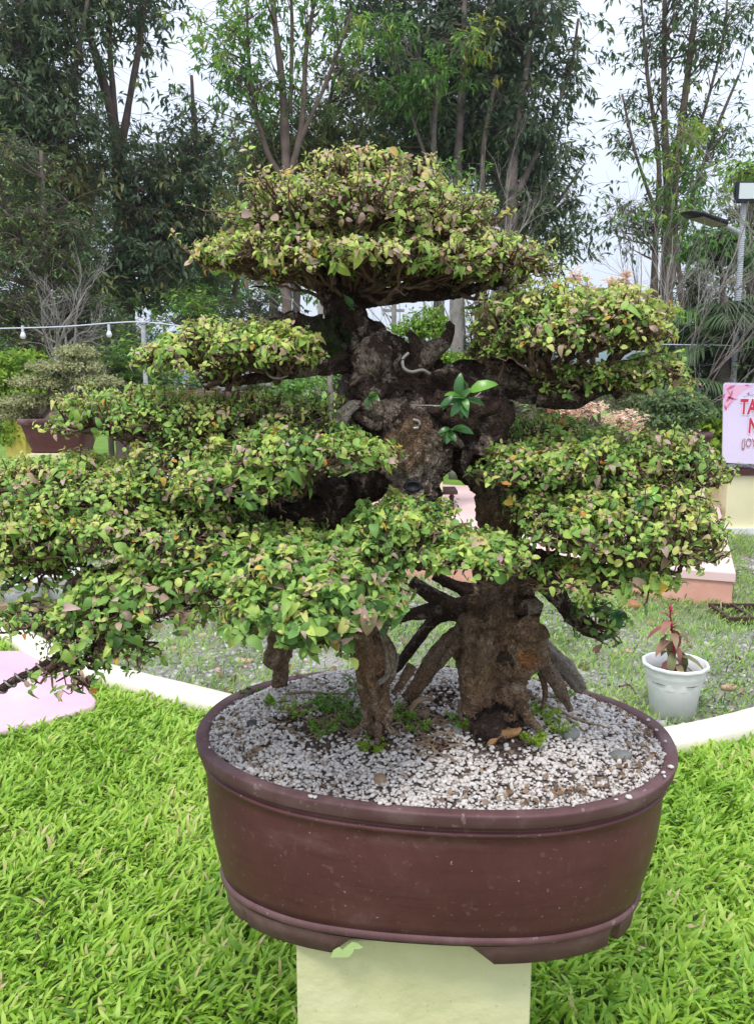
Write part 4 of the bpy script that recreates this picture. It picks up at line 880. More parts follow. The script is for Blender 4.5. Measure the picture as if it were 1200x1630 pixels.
lfall('fallen_leaves', pts, rng.uniform(.03, .07, len(pts)), 'litter', 'brown fallen leaves on the gravelly grass beyond the kerb', 'fallen leaves', rng)

def rock(px_, py_, s, m_, nm, label, cat, rz=0, seed=0, z=0):
    v, f = lumpy(ICO, seed+20.3); mb = MB(); mb.add(v*np.array(s), f); o = mb.build(nm, M[m_]); o.location = gnd(px_, py_)+Vector((0, 0, s[2]*.5)); o.rotation_euler[2] = rz; return tag(o, label, cat)
M['peach_stone'] = noisy('peach coloured stone', [(.3, (.50, .30, .20)), (.7, (.68, .46, .34))], scale=20)
M['terra'] = noisy('terracotta', [(.3, (.30, .10, .05)), (.7, (.48, .20, .11))], scale=12)
rock(1160, 1097, (.045, .025, .02), 'peach_stone', 'rock', 'peach coloured rock on the grass right of the white pot', 'rock', .3, 1)
rock(388, 1054, (.06, .022, .014), 'peach_stone', 'tile_shard', 'flat peach tile shard on the thin grass left of the maroon pot', 'tile shard', .1, 2)
rock(1003, 968, (.075, .05, .035), 'terra', 'broken_brick', 'broken red brick lying in front of the salmon platform', 'brick', -.5, 3)
rock(280, 1056, (.03, .02, .014), 'stone', 'rock', 'grey rock on the thin grass behind the left kerb', 'rock', 0, 5)
rock(545, 975, (.04, .03, .02), 'stone', 'rock', 'grey rock far back on the gravel left of the trunk', 'rock', 0, 6)
# brown plastic seedling tray
p = gnd(1200, 984); tr = thing('seedling_tray', 'dark brown slatted plastic tray lying on the gravel at the right edge', 'tray', p)
mb = MB(); W_, D_, hh = .46, .30, .045
for a, b, c_, d_ in ((0, -D_/2, W_, .02), (0, D_/2, W_, .02)): box(mb, (p.x+a, p.y+b, .03), (c_, d_, hh))
for a in (-W_/2+.01, W_/2-.01, -.075, .075): box(mb, (p.x+a, p.y, .03), (.018, D_-.022, hh-.004))
mb.build('frame', M['tray'], tr, smooth=False)
mb = MB(); box(mb, (p.x, p.y, .008), (W_-.03, D_-.03, .006)); mb.build('bottom', M['tray'], tr, smooth=False)
# white pot with the red-stemmed plant
def plastic_pot(nm, label, loc, r0, r1, h, soil=True, group=None):
    t = thing(nm, label, 'plant pot', loc, group); mb = MB()
    rings_revolve(mb, [(r0*.9, 0), (r0, .004), (r0*.35+r1*.65*.94, h*.62), (r1*.955, h*.80), (r1*.965, h*.81), (r1*.965, h*.93), (r1*.97, h*.94)], 48, loc, cap=False)
    mb.build('body', M['plastic'], t)
    mb = MB(); rings_revolve(mb, [(r1*.965, h*.93), (r1*1.03, h*.925), (r1*1.06, h*.955), (r1*1.05, h*.99), (r1*1.0, h), (r1*.95, h*.985), (r1*.90, h*.72), (r1*.86, h*.6)], 96, loc, wav=.014, nw=12, cap=False)
    mb.build('rim', M['plastic'], t)
    if soil: mb = MB(); rings_revolve(mb, [(r1*.9, h*.70), (r1*.6, h*.76), (r1*.1, h*.79)], 30, loc, wav=.05, nw=5); tag(mb.build('soil', M['potsoil'], t))
    return t
pp = gnd(1069, 1139); plastic_pot('flower_pot', 'white plastic pot with a scalloped rim on the gravelly grass right of the bonsai', pp, .094, .134, .255)
cp = thing('potted_plant', 'crimson-stemmed plant with drooping reddish leaves in the white plastic pot', 'plant', pp+Vector((0, 0, .19))); rng = np.random.default_rng(77)
top = at(1065, 965, pp.y); b0 = pp+Vector((0, 0, .19)); mb = MB(); P_, _ = catmull([b0, b0*.6+top*.4+Vector((.004, 0, 0)), top], [1]*3, .01); P_ = np.array([list(q) for q in P_]); mb.tubes(P_[None], np.linspace(.0075, .003, len(P_))[None], 8); mb.build('stalk', M['stalk'], cp)
mb = MB(); lo, X, s_, t_ = [], [], [], []
for i in range(26):
    f_ = .1+.9*i/26; q = P_[int(f_*(len(P_)-1))]; a = i*2.4; el = rng.uniform(-.9, .1) if f_ < .8 else rng.uniform(.0, .9)
    lo.append(q+np.array([math.cos(a), math.sin(a), .6])*.01); X.append([math.cos(a)*math.cos(el), math.sin(a)*math.cos(el), math.sin(el)]); s_.append((.125 if f_ < .8 else .05)*rng.uniform(.6, 1.1)); t_.append(rng.uniform(.0, .95))
mb.inst(*leaf_tpl(.42, .1, .45), frames(np.array(X), np.tile([0, 0, 1.], (26, 1)), np.array(s_)), np.array(lo), np.array(t_)); mb.build('leaves', M['tl_red'], cp)
mb = MB(); k = 40; f_ = rng.uniform(.45, 1, k); q = P_[(f_*(len(P_)-1)).astype(int)]; a = rng.uniform(0, 6.28, k); mb.inst(*leaf_tpl(.3, .1, .1), frames(np.stack([np.cos(a), np.sin(a), np.full(k, .8)], 1), np.tile([0, 0, 1.], (k, 1)), rng.uniform(.015, .035, k)), q, rng.uniform(.9, 1, k)); mb.build('flower_spike', M['stalk'], cp)
plastic_pot('flower_pot', 'white plastic pot at the far left behind the kerb, beside the brown log', gnd(38, 968), .10, .14, .20)
plastic_pot('flower_pot', 'white plastic pot half hidden by the trailing foliage, second from the left edge', gnd(88, 975)+Vector((0, .25, 0)), .12, .16, .22)
a_, b_ = gnd(-60, 985)+Vector((0, 0, .06)), gnd(32, 985)+Vector((0, 0, .05)); mb = MB(); gnarl(mb, [a_, (a_+b_)/2, b_], [.05, .055, .045], seg=18, amp=.15, step=.03)
tag(mb.build('log', M['stone_brown']), 'short brown log lying behind the kerb at the left edge', 'log')

def pillar(px0, px1, ybase, Y, ztop, m_, label, cap_=None, dy=None):
    a = at(px0, ybase, Y).x; b = at(px1, ybase, Y).x; wd = b-a; p = Vector(((a+b)/2, Y+(dy or wd)/2, 0)); mb = MB(); box(mb, (p.x, p.y, ztop/2), (wd, dy or wd, ztop))
    o = bevel(mb.build('pedestal', M[m_], smooth=False), .008); tag(o, label, 'pedestal', None); return p, wd
def zrow(y, Y): return at(600, y, Y).z
def obox_pot(nm, c, wd, dp, h, m_, label, taper=.8, rounde=True, group=None):
    t = thing(nm, label, 'plant pot', c, group); mb = MB(); seg = 48; rings = []
    def rg(k, z):
        r = []
        for j in range(seg):
            th = 2*math.pi*j/seg; cc, ss = math.cos(th), math.sin(th); e = .55 if rounde else .28
            r.append((c.x+wd/2*k*math.copysign(abs(cc)**e, cc), c.y+dp/2*k*math.copysign(abs(ss)**e, ss), c.z+z))
        return r
    mb.grid(np.array([rg(taper*.9, 0), rg(taper, .004), rg(taper*.97, h*.1), rg(taper, h*.16), rg(.93, h*.82)]), True, False); mb.build('body', M[m_], t)
    mb = MB(); mb.grid(np.array([rg(.93, h*.82), rg(1, h*.84), rg(1, h*.98), rg(.99, h), rg(.91, h), rg(.90, h*.9)]), True, False); mb.build('rim', M['glaze_rim'], t)
    mb = MB(); mb.grid(np.array([rg(.92, h*.90), rg(.5, h*.98), rg(.05, h*1.02)]), True, True); mb.build('soil', M['potsoil'], t)
    return t

# ------------------------------------------------------------------ trees
def nearest_lower(SK, SR, p, bias):
    d = np.sqrt(((SK-p)**2).sum(1)); pen = np.where(SK[:, 2] > p[2]-.15*bias, bias, 0); i = np.argmin(d+pen); return SK[i], SR[i]
def foliage_tree(nm, label, cat, stems, env, leafm, barkm, leaf, tmu, seed, Y, group=None, nw=9, nl=8, crad=.36, droop=.5, tpl=SIMPLE, twd=1.0, tsd=.16, flat=.6, twr=.010, base_z=0.0, trunkamp=.12):
    rng = np.random.default_rng(seed); mt = MB(); SK = []; SR = []
    first = None
    for st in stems:
        pts = PX([s[:2]+((s[3],) if len(s) > 3 else ()) for s in st], Y); r_ = [s[2]/2*mpp(s[0], s[1], q.y) for s, q in zip(st, pts)]
        if first is None:
            first = pts[0].copy(); first.z = base_z; pts = [first]+pts; r_ = [r_[0]*1.25]+r_
        P_, rr_ = catmull(pts, r_, .12 if Y > 4 else .02)
        gnarl(mt, pts, r_, seg=10, amp=trunkamp, ridge=.05, step=.12 if Y > 4 else .02, freq=3 if Y > 4 else 12, seed=seed)
        SK += [list(p) for p in P_]; SR += list(rr_)
    SK = np.array(SK); SR = np.array(SR); t = thing(nm, label, cat, first, group); ml = MB()
    for e in env:
        x, y, rx, ry, ye, dep, nc = e[:7]; tm = e[7] if len(e) > 7 else tmu; m_ = mpp(x, y, ye); c = np.array(at(x, y, ye))
        u = unit(rng.normal(size=(nc, 3)))*rng.random((nc, 1))**(1/2.4); cc = c+u*np.array([rx*m_, dep, ry*m_])
        ends = []
        for q in cc:
            s0, r0 = nearest_lower(SK, SR, q, dep*1.2); dv = q-s0; T = np.linspace(0, 1, 7)[:, None]
            mid = s0+dv*.45+np.array([0, 0, -.10*np.linalg.norm(dv[:2])])+rng.normal(0, .05*np.linalg.norm(dv), 3)
            pl = (1-T)**2*s0+2*T*(1-T)*mid+T*T*q; mt.tubes(pl[None], np.linspace(min(r0*.5, twr*2.2), twr*.5, 7)[None], 5)
        # whorls
        kk = nc*nw; base = np.repeat(cc, nw, 0); off = rng.normal(0, 1, (kk, 3))*np.array([1, 1, flat])*crad*rng.uniform(.4, 1.2, (nc, 1)).repeat(nw, 0); W = base+off
        T = np.linspace(0, 1, 4)[None, :, None]; Pt = base[:, None]+(W-base)[:, None]*T+np.array([0, 0, crad*.22])*np.sin(T*3.1); mt.tubes(Pt, np.linspace(twr*.45, twr*.2, 4)[None]*np.ones((kk, 1)), 3)
        tw = np.repeat(np.clip(rng.normal(tm, tsd, nc), 0, 1), nw)
        for j in range(nl):
            az = j*2*math.pi/nl+rng.uniform(0, 6.28, kk)*.4; el = rng.normal(-droop, .4, kk)
            X = np.stack([np.cos(az)*np.cos(el), np.sin(az)*np.cos(el), np.sin(el)], 1)+unit(off)*.35; s = leaf*1.02*rng.uniform(.6, 1.3, kk)
            ml.inst(*tpl, frames(X, np.array([0, 0, 1.])+rng.normal(0, .35, (kk, 3)), s, twd), W+rng.normal(0, leaf*.3, (kk, 3)), np.clip(tw+rng.normal(0, .14, kk), 0, 1))
    mt.build('trunk', M[barkm], t); ml.build('crown', M[leafm], t); return t
TG = 'tall trees beyond the garden'
# front row, left to right
foliage_tree('tree', 'tall dark dense tree filling the top left corner of the photo', 'tree', [[(60, 620, 30), (50, 400, 26), (45, 200, 20), (60, 20, 14), (70, -120, 8)], [(48, 300, 14), (110, 150, 10), (140, 0, 6)]],
   [(40, 60, 130, 110, 13, 1.2, 80), (60, 210, 110, 80, 13, 1.1, 60), (20, 340, 90, 80, 13.3, 1, 40), (120, 300, 60, 60, 13.3, .8, 24, .8), (40, -60, 140, 60, 13, 1.2, 26)], 'tl_dark', 'tb', .15, .45, 1, 13, TG)
foliage_tree('tree', 'tall forked tree with a thick red-brown trunk behind the left bonsais', 'tree', [[(200, 600, 34), (200, 480, 31), (193, 340, 24), (182, 200, 17), (150, 80, 12), (110, -60, 8)], [(190, 250, 14), (212, 130, 10), (228, 30, 8), (235, -90, 5)], [(184, 190, 10), (175, 60, 8), (180, -80, 5)]],
   [(225, 20, 64, 44, 14, 1, 13), (130, 10, 70, 60, 14, 1, 24), (230, 330, 60, 70, 14, 1, 34), (160, 440, 80, 55, 13.8, 1, 36), (260, 430, 70, 50, 14, 1, 34), (240, 260, 40, 44, 14, .8, 11), (190, -60, 120, 40, 14, 1, 18)], 'tl_dark', 'tb_red', .15, .4, 2, 14, TG)
foliage_tree('tree', 'dark leafy tree with olive tips between the thick trunk and the pale slender stems', 'tree', [[(345, 620, 16), (335, 470, 14), (320, 330, 12), (310, 200, 8), (305, 120, 5)], [(340, 560, 10), (370, 480, 9), (385, 380, 7), (380, 250, 5)], [(330, 560, 9), (308, 470, 8), (290, 380, 5)]],
   [(300, 270, 70, 70, 15, 1, 44), (330, 210, 46, 50, 15.3, 1, 14), (320, 380, 60, 60, 15, 1, 40), (280, 400, 40, 60, 14.5, .7, 18, .75), (240, 350, 30, 40, 14.2, .5, 12, .95)], 'tl_dark', 'tb_red', .15, .5, 3, 15, TG)
foliage_tree('tree', 'slender tree of several pale reddish stems with thin yellow-green leaves above the crown', 'tree', [[(458, 620, 18), (456, 400, 16), (455, 250, 14), (448, 120, 11), (436, 20, 9), (430, -100, 6)], [(456, 300, 11), (480, 200, 9), (490, 60, 7), (520, -80, 4)], [(456, 290, 10), (425, 240, 9), (400, 130, 6), (392, 0, 4)], [(470, 240, 8), (520, 130, 6), (560, 20, 4)], [(462, 180, 6), (465, 60, 6), (462, -60, 4)]],
   [(370, 60, 60, 60, 12, .8, 16, .5), (400, 140, 70, 60, 12, .8, 22, .4), (520, 60, 60, 70, 12, .8, 14, .6), (440, 0, 90, 50, 12, 1, 18), (340, 40, 30, 30, 12, .5, 6, .6)], 'tl_light', 'tb_red', .12, .5, 4, 12, TG, nw=6, crad=.26)
foliage_tree('tree', 'olive bushy tree with many thin stems just above the left half of the crown', 'tree', [[(470, 620, 14), (475, 420, 12), (490, 300, 9), (520, 180, 6), (540, 90, 4)], [(475, 400, 8), (440, 320, 7), (400, 260, 5)], [(475, 380, 7), (530, 310, 5), (560, 230, 4)]],
   [(500, 210, 80, 60, 13.5, 1, 44), (430, 250, 60, 40, 13.2, .8, 26), (560, 160, 50, 70, 13.5, .8, 22, .3), (400, 320, 50, 40, 13, .7, 18)], 'tl_olive', 'tb', .12, .45, 5, 13.5, TG, crad=.28)
foliage_tree('tree', 'massive dark tree with several upright trunks behind the right half of the crown', 'tree', [[(818, 620, 26, 13.4), (815, 460, 24, 13.4), (812, 330, 22, 13.3), (818, 240, 14, 13.4), (835, 130, 10, 13.6), (850, 10, 7, 13.8), (860, -100, 6, 13.6)], [(735, 620, 18, 13.4), (730, 420, 16, 13.4), (728, 270, 14, 13.4), (735, 140, 12, 13.5), (740, 0, 8, 13.5), (750, -100, 5, 14)], [(760, 620, 10, 13.4), (772, 400, 9, 13.4), (768, 250, 8, 13.3), (790, 120, 6, 13.4)], [(690, 600, 9, 13.4), (700, 400, 8, 13.4), (690, 230, 7, 13.4), (670, 100, 5, 13.5)], [(812, 330, 14, 13.3), (860, 230, 7, 13.5), (905, 120, 5, 13.6), (920, 30, 4, 13.5)], [(810, 340, 12), (780, 230, 10), (775, 100, 8), (790, -50, 5)], [(815, 400, 8), (880, 330, 6), (930, 260, 3)]],
   [(640, 110, 80, 90, 14.5, 1.1, 54), (740, 90, 90, 90, 14.5, 1.1, 66), (835, 60, 60, 80, 14, .9, 38), (690, 230, 100, 60, 14.5, 1.1, 64), (810, 210, 70, 60, 14, 1, 38), (860, 260, 40, 50, 14, .7, 13), (850, 330, 60, 40, 14, .8, 22), (905, 120, 26, 50, 14, .4, 6), (880, 390, 30, 20, 13.5, .4, 6), (760, -50, 160, 50, 14, 1, 30), (600, 0, 60, 60, 14.5, 1, 20), (900, 380, 28, 12, 13.5, .4, 5)], 'tl_dark', 'tb', .15, .42, 6, 14, TG)
foliage_tree('tree', 'fresh green tree with a lime tip standing before the massive dark tree', 'tree', [[(700, 620, 14), (700, 420, 12), (690, 250, 10), (700, 130, 7), (745, 60, 4)], [(695, 300, 7), (660, 200, 5), (640, 130, 3)]],
   [(670, 140, 60, 40, 13, .7, 14, .35), (710, 120, 50, 50, 13, .7, 12, .3), (755, 60, 22, 18, 13, .4, 5, .95), (680, 290, 50, 24, 12.5, .6, 10, .5), (620, 60, 40, 40, 13, .6, 8, .35)], 'tl_light', 'tb', .13, .4, 7, 13, TG, nw=6, crad=.25)
foliage_tree('tree', 'open airy tree of many upright brown stems against the pale sky at the right', 'tree', [[(1055, 640, 24), (1058, 520, 22), (1062, 400, 21), (1066, 320, 19), (1080, 230, 13), (1095, 110, 10), (1110, -20, 7), (1115, -120, 4)], [(1064, 340, 12), (1058, 230, 11), (1056, 110, 9), (1058, -60, 6)], [(1042, 640, 18), (1040, 520, 15), (1042, 400, 10), (1048, 260, 8), (1030, 120, 6), (1020, 0, 3)], [(1066, 460, 10), (1090, 350, 9), (1130, 230, 6), (1175, 120, 4)], [(1070, 300, 7), (1110, 210, 5), (1150, 60, 4), (1160, -60, 2)], [(1040, 330, 6), (1010, 240, 4), (990, 150, 3)]],
   [(1065, 40, 66, 60, 13, 1, 30), (1130, 80, 50, 60, 13, 1, 17), (1030, 150, 40, 50, 13, .8, 12), (1012, 230, 28, 30, 13, .6, 7), (1100, 200, 50, 50, 13, .8, 15), (1150, 230, 36, 50, 13, .7, 9), (1025, 360, 46, 40, 13, .7, 18), (1080, 300, 40, 40, 13, .7, 10), (985, 350, 25, 25, 13, .4, 5), (1185, 30, 30, 60, 13, .7, 8), (1050, -60, 100, 40, 13, 1, 12)], 'tl_mid', 'tb_red', .12, .35, 8, 13, TG, nw=6, nl=6, crad=.30)
foliage_tree('tree', 'bright green fresh-leaved young tree among the stems of the airy tree', 'tree', [[(1090, 640, 10), (1085, 500, 8), (1075, 350, 6), (1080, 240, 4)]],
   [(1080, 240, 40, 25, 12, .4, 7, .6), (1095, 205, 25, 18, 12, .3, 4, .9), (1060, 330, 40, 30, 12, .4, 8, .4), (1100, 300, 30, 30, 12, .4, 6, .4)], 'tl_light', 'tb_red', .13, .5, 9, 12, TG, nw=6, crad=.2)
foliage_tree('tree', 'small bright tree with a few red flowers behind the light pole', 'tree', [[(1146, 620, 10), (1148, 520, 9), (1149, 440, 8), (1140, 405, 5)], [(1149, 460, 6), (1165, 420, 4), (1190, 390, 3)]],
   [(1125, 385, 40, 22, 11, .6, 22, .4), (1170, 400, 40, 24, 11, .6, 16, .3), (1185, 275, 25, 14, 11, .4, 8, .7)], 'tl_light', 'tb', .10, .4, 10, 11, None, nw=10, nl=6, crad=.16, twd=1.6)
foliage_tree('tree', 'dark drooping tree beyond the right light pole', 'tree', [[(1200, 640, 14), (1195, 450, 12), (1190, 320, 8)]], [(1195, 330, 36, 40, 15, .6, 10), (1200, 440, 50, 50, 15, .8, 18), (1230, 380, 60, 90, 15, .8, 26)], 'tl_dark', 'tb', .13, .5, 11, 15, TG, crad=.3)
foliage_tree('tree', 'narrow dark conifer-like tree low between the airy tree and the light pole', 'tree', [[(1108, 620, 9), (1108, 500, 7), (1108, 430, 4)]], [(1108, 440, 20, 20, 16, .4, 12), (1108, 480, 32, 22, 16, .5, 20), (1108, 520, 40, 24, 16, .6, 20)], 'tl_dark', 'tb', .12, .5, 12, 16, TG, crad=.26)
foliage_tree('tree', 'feathery light green tree at the left edge, nearer than the tall dark trees', 'tree', [[(70, 620, 18), (74, 470, 14), (70, 350, 10), (66, 240, 5)], [(74, 460, 8), (30, 380, 6), (0, 300, 4)]],
   [(60, 530, 70, 34, 8.1, .5, 30, .55), (20, 260, 50, 40, 8, .5, 26), (40, 340, 80, 40, 8, .6, 44), (50, 420, 80, 36, 8, .6, 40), (20, 490, 80, 36, 8, .6, 40, .6), (110, 380, 40, 30, 8, .4, 16), (140, 500, 50, 36, 8.3, .4, 24, .55)], 'tl_mid', 'tb', .055, .62, 13, 8, None, nw=10, nl=7, crad=.14, droop=.2)
# second row far behind, closing the view
BG = 'far trees of the second row'
for i, (x, tp, wd, mt_, lb) in enumerate([(-40, 40, 120, 'tl_dark', 'far dark tree behind the feathery tree at the left edge'), (110, 120, 120, 'tl_dark', 'far dark tree in the gap left of the thick red-brown trunk'), (310, 340, 90, 'tl_mid', 'far green tree in the gap right of the thick red-brown trunk'), (430, 230, 100, 'tl_light', 'far light green tree behind the pale slender stems'), (570, 150, 100, 'tl_dark', 'far dark tree left of the massive tree'), (690, -40, 130, 'tl_dark', 'far dark tree behind the massive tree, left part'), (790, 0, 80, 'tl_dark', 'far dark tree behind the massive tree, right part')]):
    yy = 22+(i % 3)*2; hgt = 560-tp
    foliage_tree('tree', lb, 'tree', [[(x, 610, 16), (x+8, 400, 13), (x-6, tp+80, 6)]], [(x, tp+hgt*.25, wd*.75, hgt*.25, yy, 2, 40), (x+10, tp+hgt*.52, wd*.85, hgt*.24, yy, 2, 46)]+([(x-10, tp+hgt*.85, wd*.8, hgt*.14, yy, 2, 20)] if x < 300 else []), mt_, 'tb', .22, .45, 40+i, yy, BG, nw=10, nl=7, crad=.62, twr=.02)
# understory bushes
SG = 'bushes below the tall trees'
for i, (x, y, rx, ry, Y_, mt_, n_, lb) in enumerate([
  (-20, 570, 70, 50, 10, 'tl_light', 40, 'light green bush at the left edge behind the lime bonsai'), (170, 545, 70, 45, 11, 'tl_mid', 50, 'mid green bush under the bare twiggy tree'),
  (215, 590, 60, 40, 9.5, 'tl_light', 36, 'green bush between the left bonsai and the lamp post'), (310, 500, 60, 40, 13, 'tl_light', 30, 'light green bush behind the lamp cable'), (400, 520, 70, 50, 14, 'tl_dark', 40, 'dark bush behind the left foliage shelf'),
  (460, 600, 50, 30, 10, 'tl_light', 26, 'green bush behind the gap left of the trunk'), (540, 585, 60, 40, 13, 'tl_mid', 26, 'mid green bush behind the upper trunk'), (820, 560, 90, 60, 13, 'tl_dark', 50, 'dark bush hidden behind the right dome'), (650, 590, 80, 28, 14, 'tl_mid', 30, 'low bush behind the round-topped bonsai'),
  (990, 620, 50, 20, 11, 'tl_mid', 16, 'green bush right behind the right dome'), (1130, 560, 60, 50, 10, 'tl_mid', 50, 'green bush under the palm fronds'), (1215, 560, 60, 60, 9.5, 'tl_mid', 50, 'green bush right of the light pole'), (1060, 640, 80, 30, 9.5, 'tl_dark', 36, 'dark low hedge behind the right bonsais'), (860, 660, 80, 30, 9.5, 'tl_dark', 36, 'dark low bush behind the brick lantern'), (300, 640, 160, 30, 9.5, 'tl_mid', 50, 'long green hedge behind the brown bowl'), (1240, 680, 60, 50, 10, 'tl_mid', 30, 'green bush hidden behind the pink sign')]):
    foliage_tree('bush', lb, 'bush', [[(x, y+20, 8), (x+4, y-ry*.4, 4)]], [(x, y, rx, ry, Y_, .8, n_)], mt_, 'tb', .085, .5, 70+i, Y_, SG, nw=11, nl=7, crad=.22, droop=.1, twd=1.4)
foliage_tree('bush', 'lime green broad-leaved bush beside the pink sign', 'bush', [[(1142, 760, 5), (1140, 650, 3)]], [(1138, 670, 14, 28, 8.3, .2, 22), (1130, 700, 18, 22, 8.3, .2, 18), (1130, 750, 20, 30, 8.3, .3, 14)], 'tl_lime', 'tb', .075, .5, 90, 8.3, None, nw=5, nl=5, crad=.06, tpl=LEAF, twd=1.1, twr=.006)

# bare twiggy trees
def bare(nm, label, base, Y, hgt, spread, seed, n0=4, lv=4, lean=0, r0=.02, basez=None):
    rng = np.random.default_rng(seed); b = np.array(at(*base, Y)); 
    if basez is not None: b[2] = basez
    mb = MB(); segs = []
    def g(p, d, ln, r, l):
        pts_ = [p]; q = p
        for i in range(5): d = unit(d+rng.normal(0, .13, 3)+np.array([0, 0, .05])); q = q+d*ln/5; pts_.append(q)
        pts_ = np.array(pts_); segs.append((pts_, np.linspace(r, r*.6, 6)))
        if l == 0: return
        for i in range(rng.integers(3, 5)):
            j = rng.integers(1, 6); a = unit(np.cross(d, rng.normal(size=3))); g(pts_[j], unit(d+a*rng.uniform(.4, 1.0)*spread), ln*rng.uniform(.45, .75), r*.55, l-1)
    for i in range(n0): g(b, unit(np.array([rng.normal(lean, .35*spread), rng.normal(0, .3), 1])), hgt*rng.uniform(.45, .6), r0, lv)
    mb.tubes(np.array([s[0] for s in segs]), np.array([s[1] for s in segs]), 4)
    t = thing(nm, label, 'bare tree', b); mb.build('branches', M['tb_grey'], t)
bare('bare_tree', 'leafless pale twiggy tree behind the olive bonsai at the left', (106, 575), 7.3, 1.5, .8, 1, 3, 4, 0, .016, 1.2)
bare('bare_tree', 'leafless grey twiggy tree right behind the crown of the big bonsai', (760, 600), 9.5, 4.6, .6, 2, 4, 4, .06, .018, 0)
bare('bare_tree', 'leafless grey twiggy tree tangled before the airy tree at the right', (1045, 600), 9.5, 4.4, .6, 3, 4, 4, .0, .016, 0)
for i, (x, wd, lb) in enumerate([(322, 14, 'third'), ]): pass
def bole(l, widths, Y, m_, label): 
    P_ = PX(l, Y); r_ = [w_/2*mpp(l[0][0], l[0][1], Y) for w_ in widths]; P_ = [Vector((P_[0].x, P_[0].y, 0))]+P_; mb = MB(); gnarl(mb, P_, [r_[0]*1.1]+r_, seg=12, amp=.1, step=.15, freq=3); t = thing('bare_tree', label, 'tree', P_[0], 'pale tree trunks seen through the bonsai'); mb.build('trunk', M[m_], t)
bole([(728, 620), (726, 480), (732, 380)], [22, 20, 16], 12, 'tb_grey', 'pale bare trunk right of the round-topped bonsai, the thicker one')
bole([(762, 620), (764, 480), (770, 380)], [14, 13, 10], 12, 'tb_grey', 'pale bare trunk right of the round-topped bonsai, the thinner one')
bole([(508, 720), (506, 600), (512, 480)], [11, 10, 9], 10, 'tb_grey', 'slim pale trunk in the gap left of the dark trunk, left of two')
bole([(530, 720), (524, 600), (518, 500)], [9, 9, 8], 10, 'tb_grey', 'slim pale trunk in the gap left of the dark trunk, right of two')
# palm fronds
def palm(label, px_, py_, Y, n_, ln, seed):
    rng = np.random.default_rng(seed); c = np.array(at(px_, py_, Y)); t = thing('palm', label, 'palm', (c[0], c[1], 0)); mt = MB(); mt.tubes(np.array([[[c[0], c[1], 0], [c[0], c[1], c[2]*.5], list(c)]]), np.array([[.11, .09, .08]]), 10); mt.build('trunk', M['tb'], t)
    for i in range(n_):
        a = 6.28*i/n_+rng.uniform(-.2, .2); el = rng.uniform(.2, 1.2); T = np.linspace(0, 1, 16)[:, None]; d = np.array([math.cos(a)*math.cos(el), math.sin(a)*math.cos(el), math.sin(el)]); pl = c+d*ln*T+np.array([0, 0, -ln*.55])*T**2.2
        mb = MB(); mb.tubes(pl[None], np.linspace(.014, .003, 16)[None], 4); side = unit(np.cross(d, [0, 0, 1.])); k = 46; f_ = np.linspace(.08, 1, k); idx = f_*15; i0 = np.minimum(idx.astype(int), 14); q = pl[i0]+(pl[i0+1]-pl[i0])*(idx-i0)[:, None]
        for sg in (-1, 1):
            X = side*sg*.8+unit(pl[i0+1]-pl[i0])*.7+np.array([0, 0, -.15])+rng.normal(0, .06, (k, 3)); mb.inst(*leaf_tpl(.07, .1, .35), frames(X, np.tile([0, 0, 1.], (k, 1)), ln*.28*np.sin(f_*2.6+.35)), q, np.clip(rng.normal(.35, .15, k), 0, 1))
        mb.build('frond', M['tl_light'] if i % 4 == 0 else M['tl_mid'], t)
palm('palm with long feathery fronds behind the light pole at the right', 1150, 560, 9.2, 15, 1.3, 1)
palm('low palm with pale stiff fronds right of the dome foliage', 1050, 620, 8.8, 12, .9, 2)

# ------------------------------------------------------------------ display bonsais behind
def bpad(mbl, mbt, x, y, rx, ry, Y, dep, ls, tm, rng, hub, dens=1.0):
    m_ = mpp(x, y, Y); c = np.array(at(x, y, Y)); R3 = np.array([rx*m_, dep, ry*m_]); k = int(2.2*dens*(R3[0]*R3[1]+R3[0]*R3[2])*3.1/(ls*ls*1.0)); d = unit(rng.normal(size=(k, 3))); d[:, 2] = np.where(d[:, 2] < 0, d[:, 2]*.4, d[:, 2])
    rad = rng.uniform(.6, 1.05, k)*(1+.25*np.array([noise.noise(Vector((a[0]*3+x, a[1]*3, a[2]*3))) for a in d])); W = c+d*rad[:, None]*R3
    s0 = hub+(W-hub)*.45*rng.random((k, 1)); mbt.tubes(np.stack([s0, (s0+W)/2+rng.normal(0, .01, (k, 3)), W], 1)[::4], np.full((len(s0[::4]), 3), .0025), 3)
    for j in range(4):
        X = d*.4+rng.normal(0, .8, (k, 3)); mbl.inst(*SIMPLE, frames(X, d+np.array([0, 0, .6])+rng.normal(0, .3, (k, 3)), ls*rng.uniform(.6, 1.3, k), 1.8), W+rng.normal(0, ls*.5, (k, 3)), np.clip(rng.normal(tm, .2, k), 0, 1))
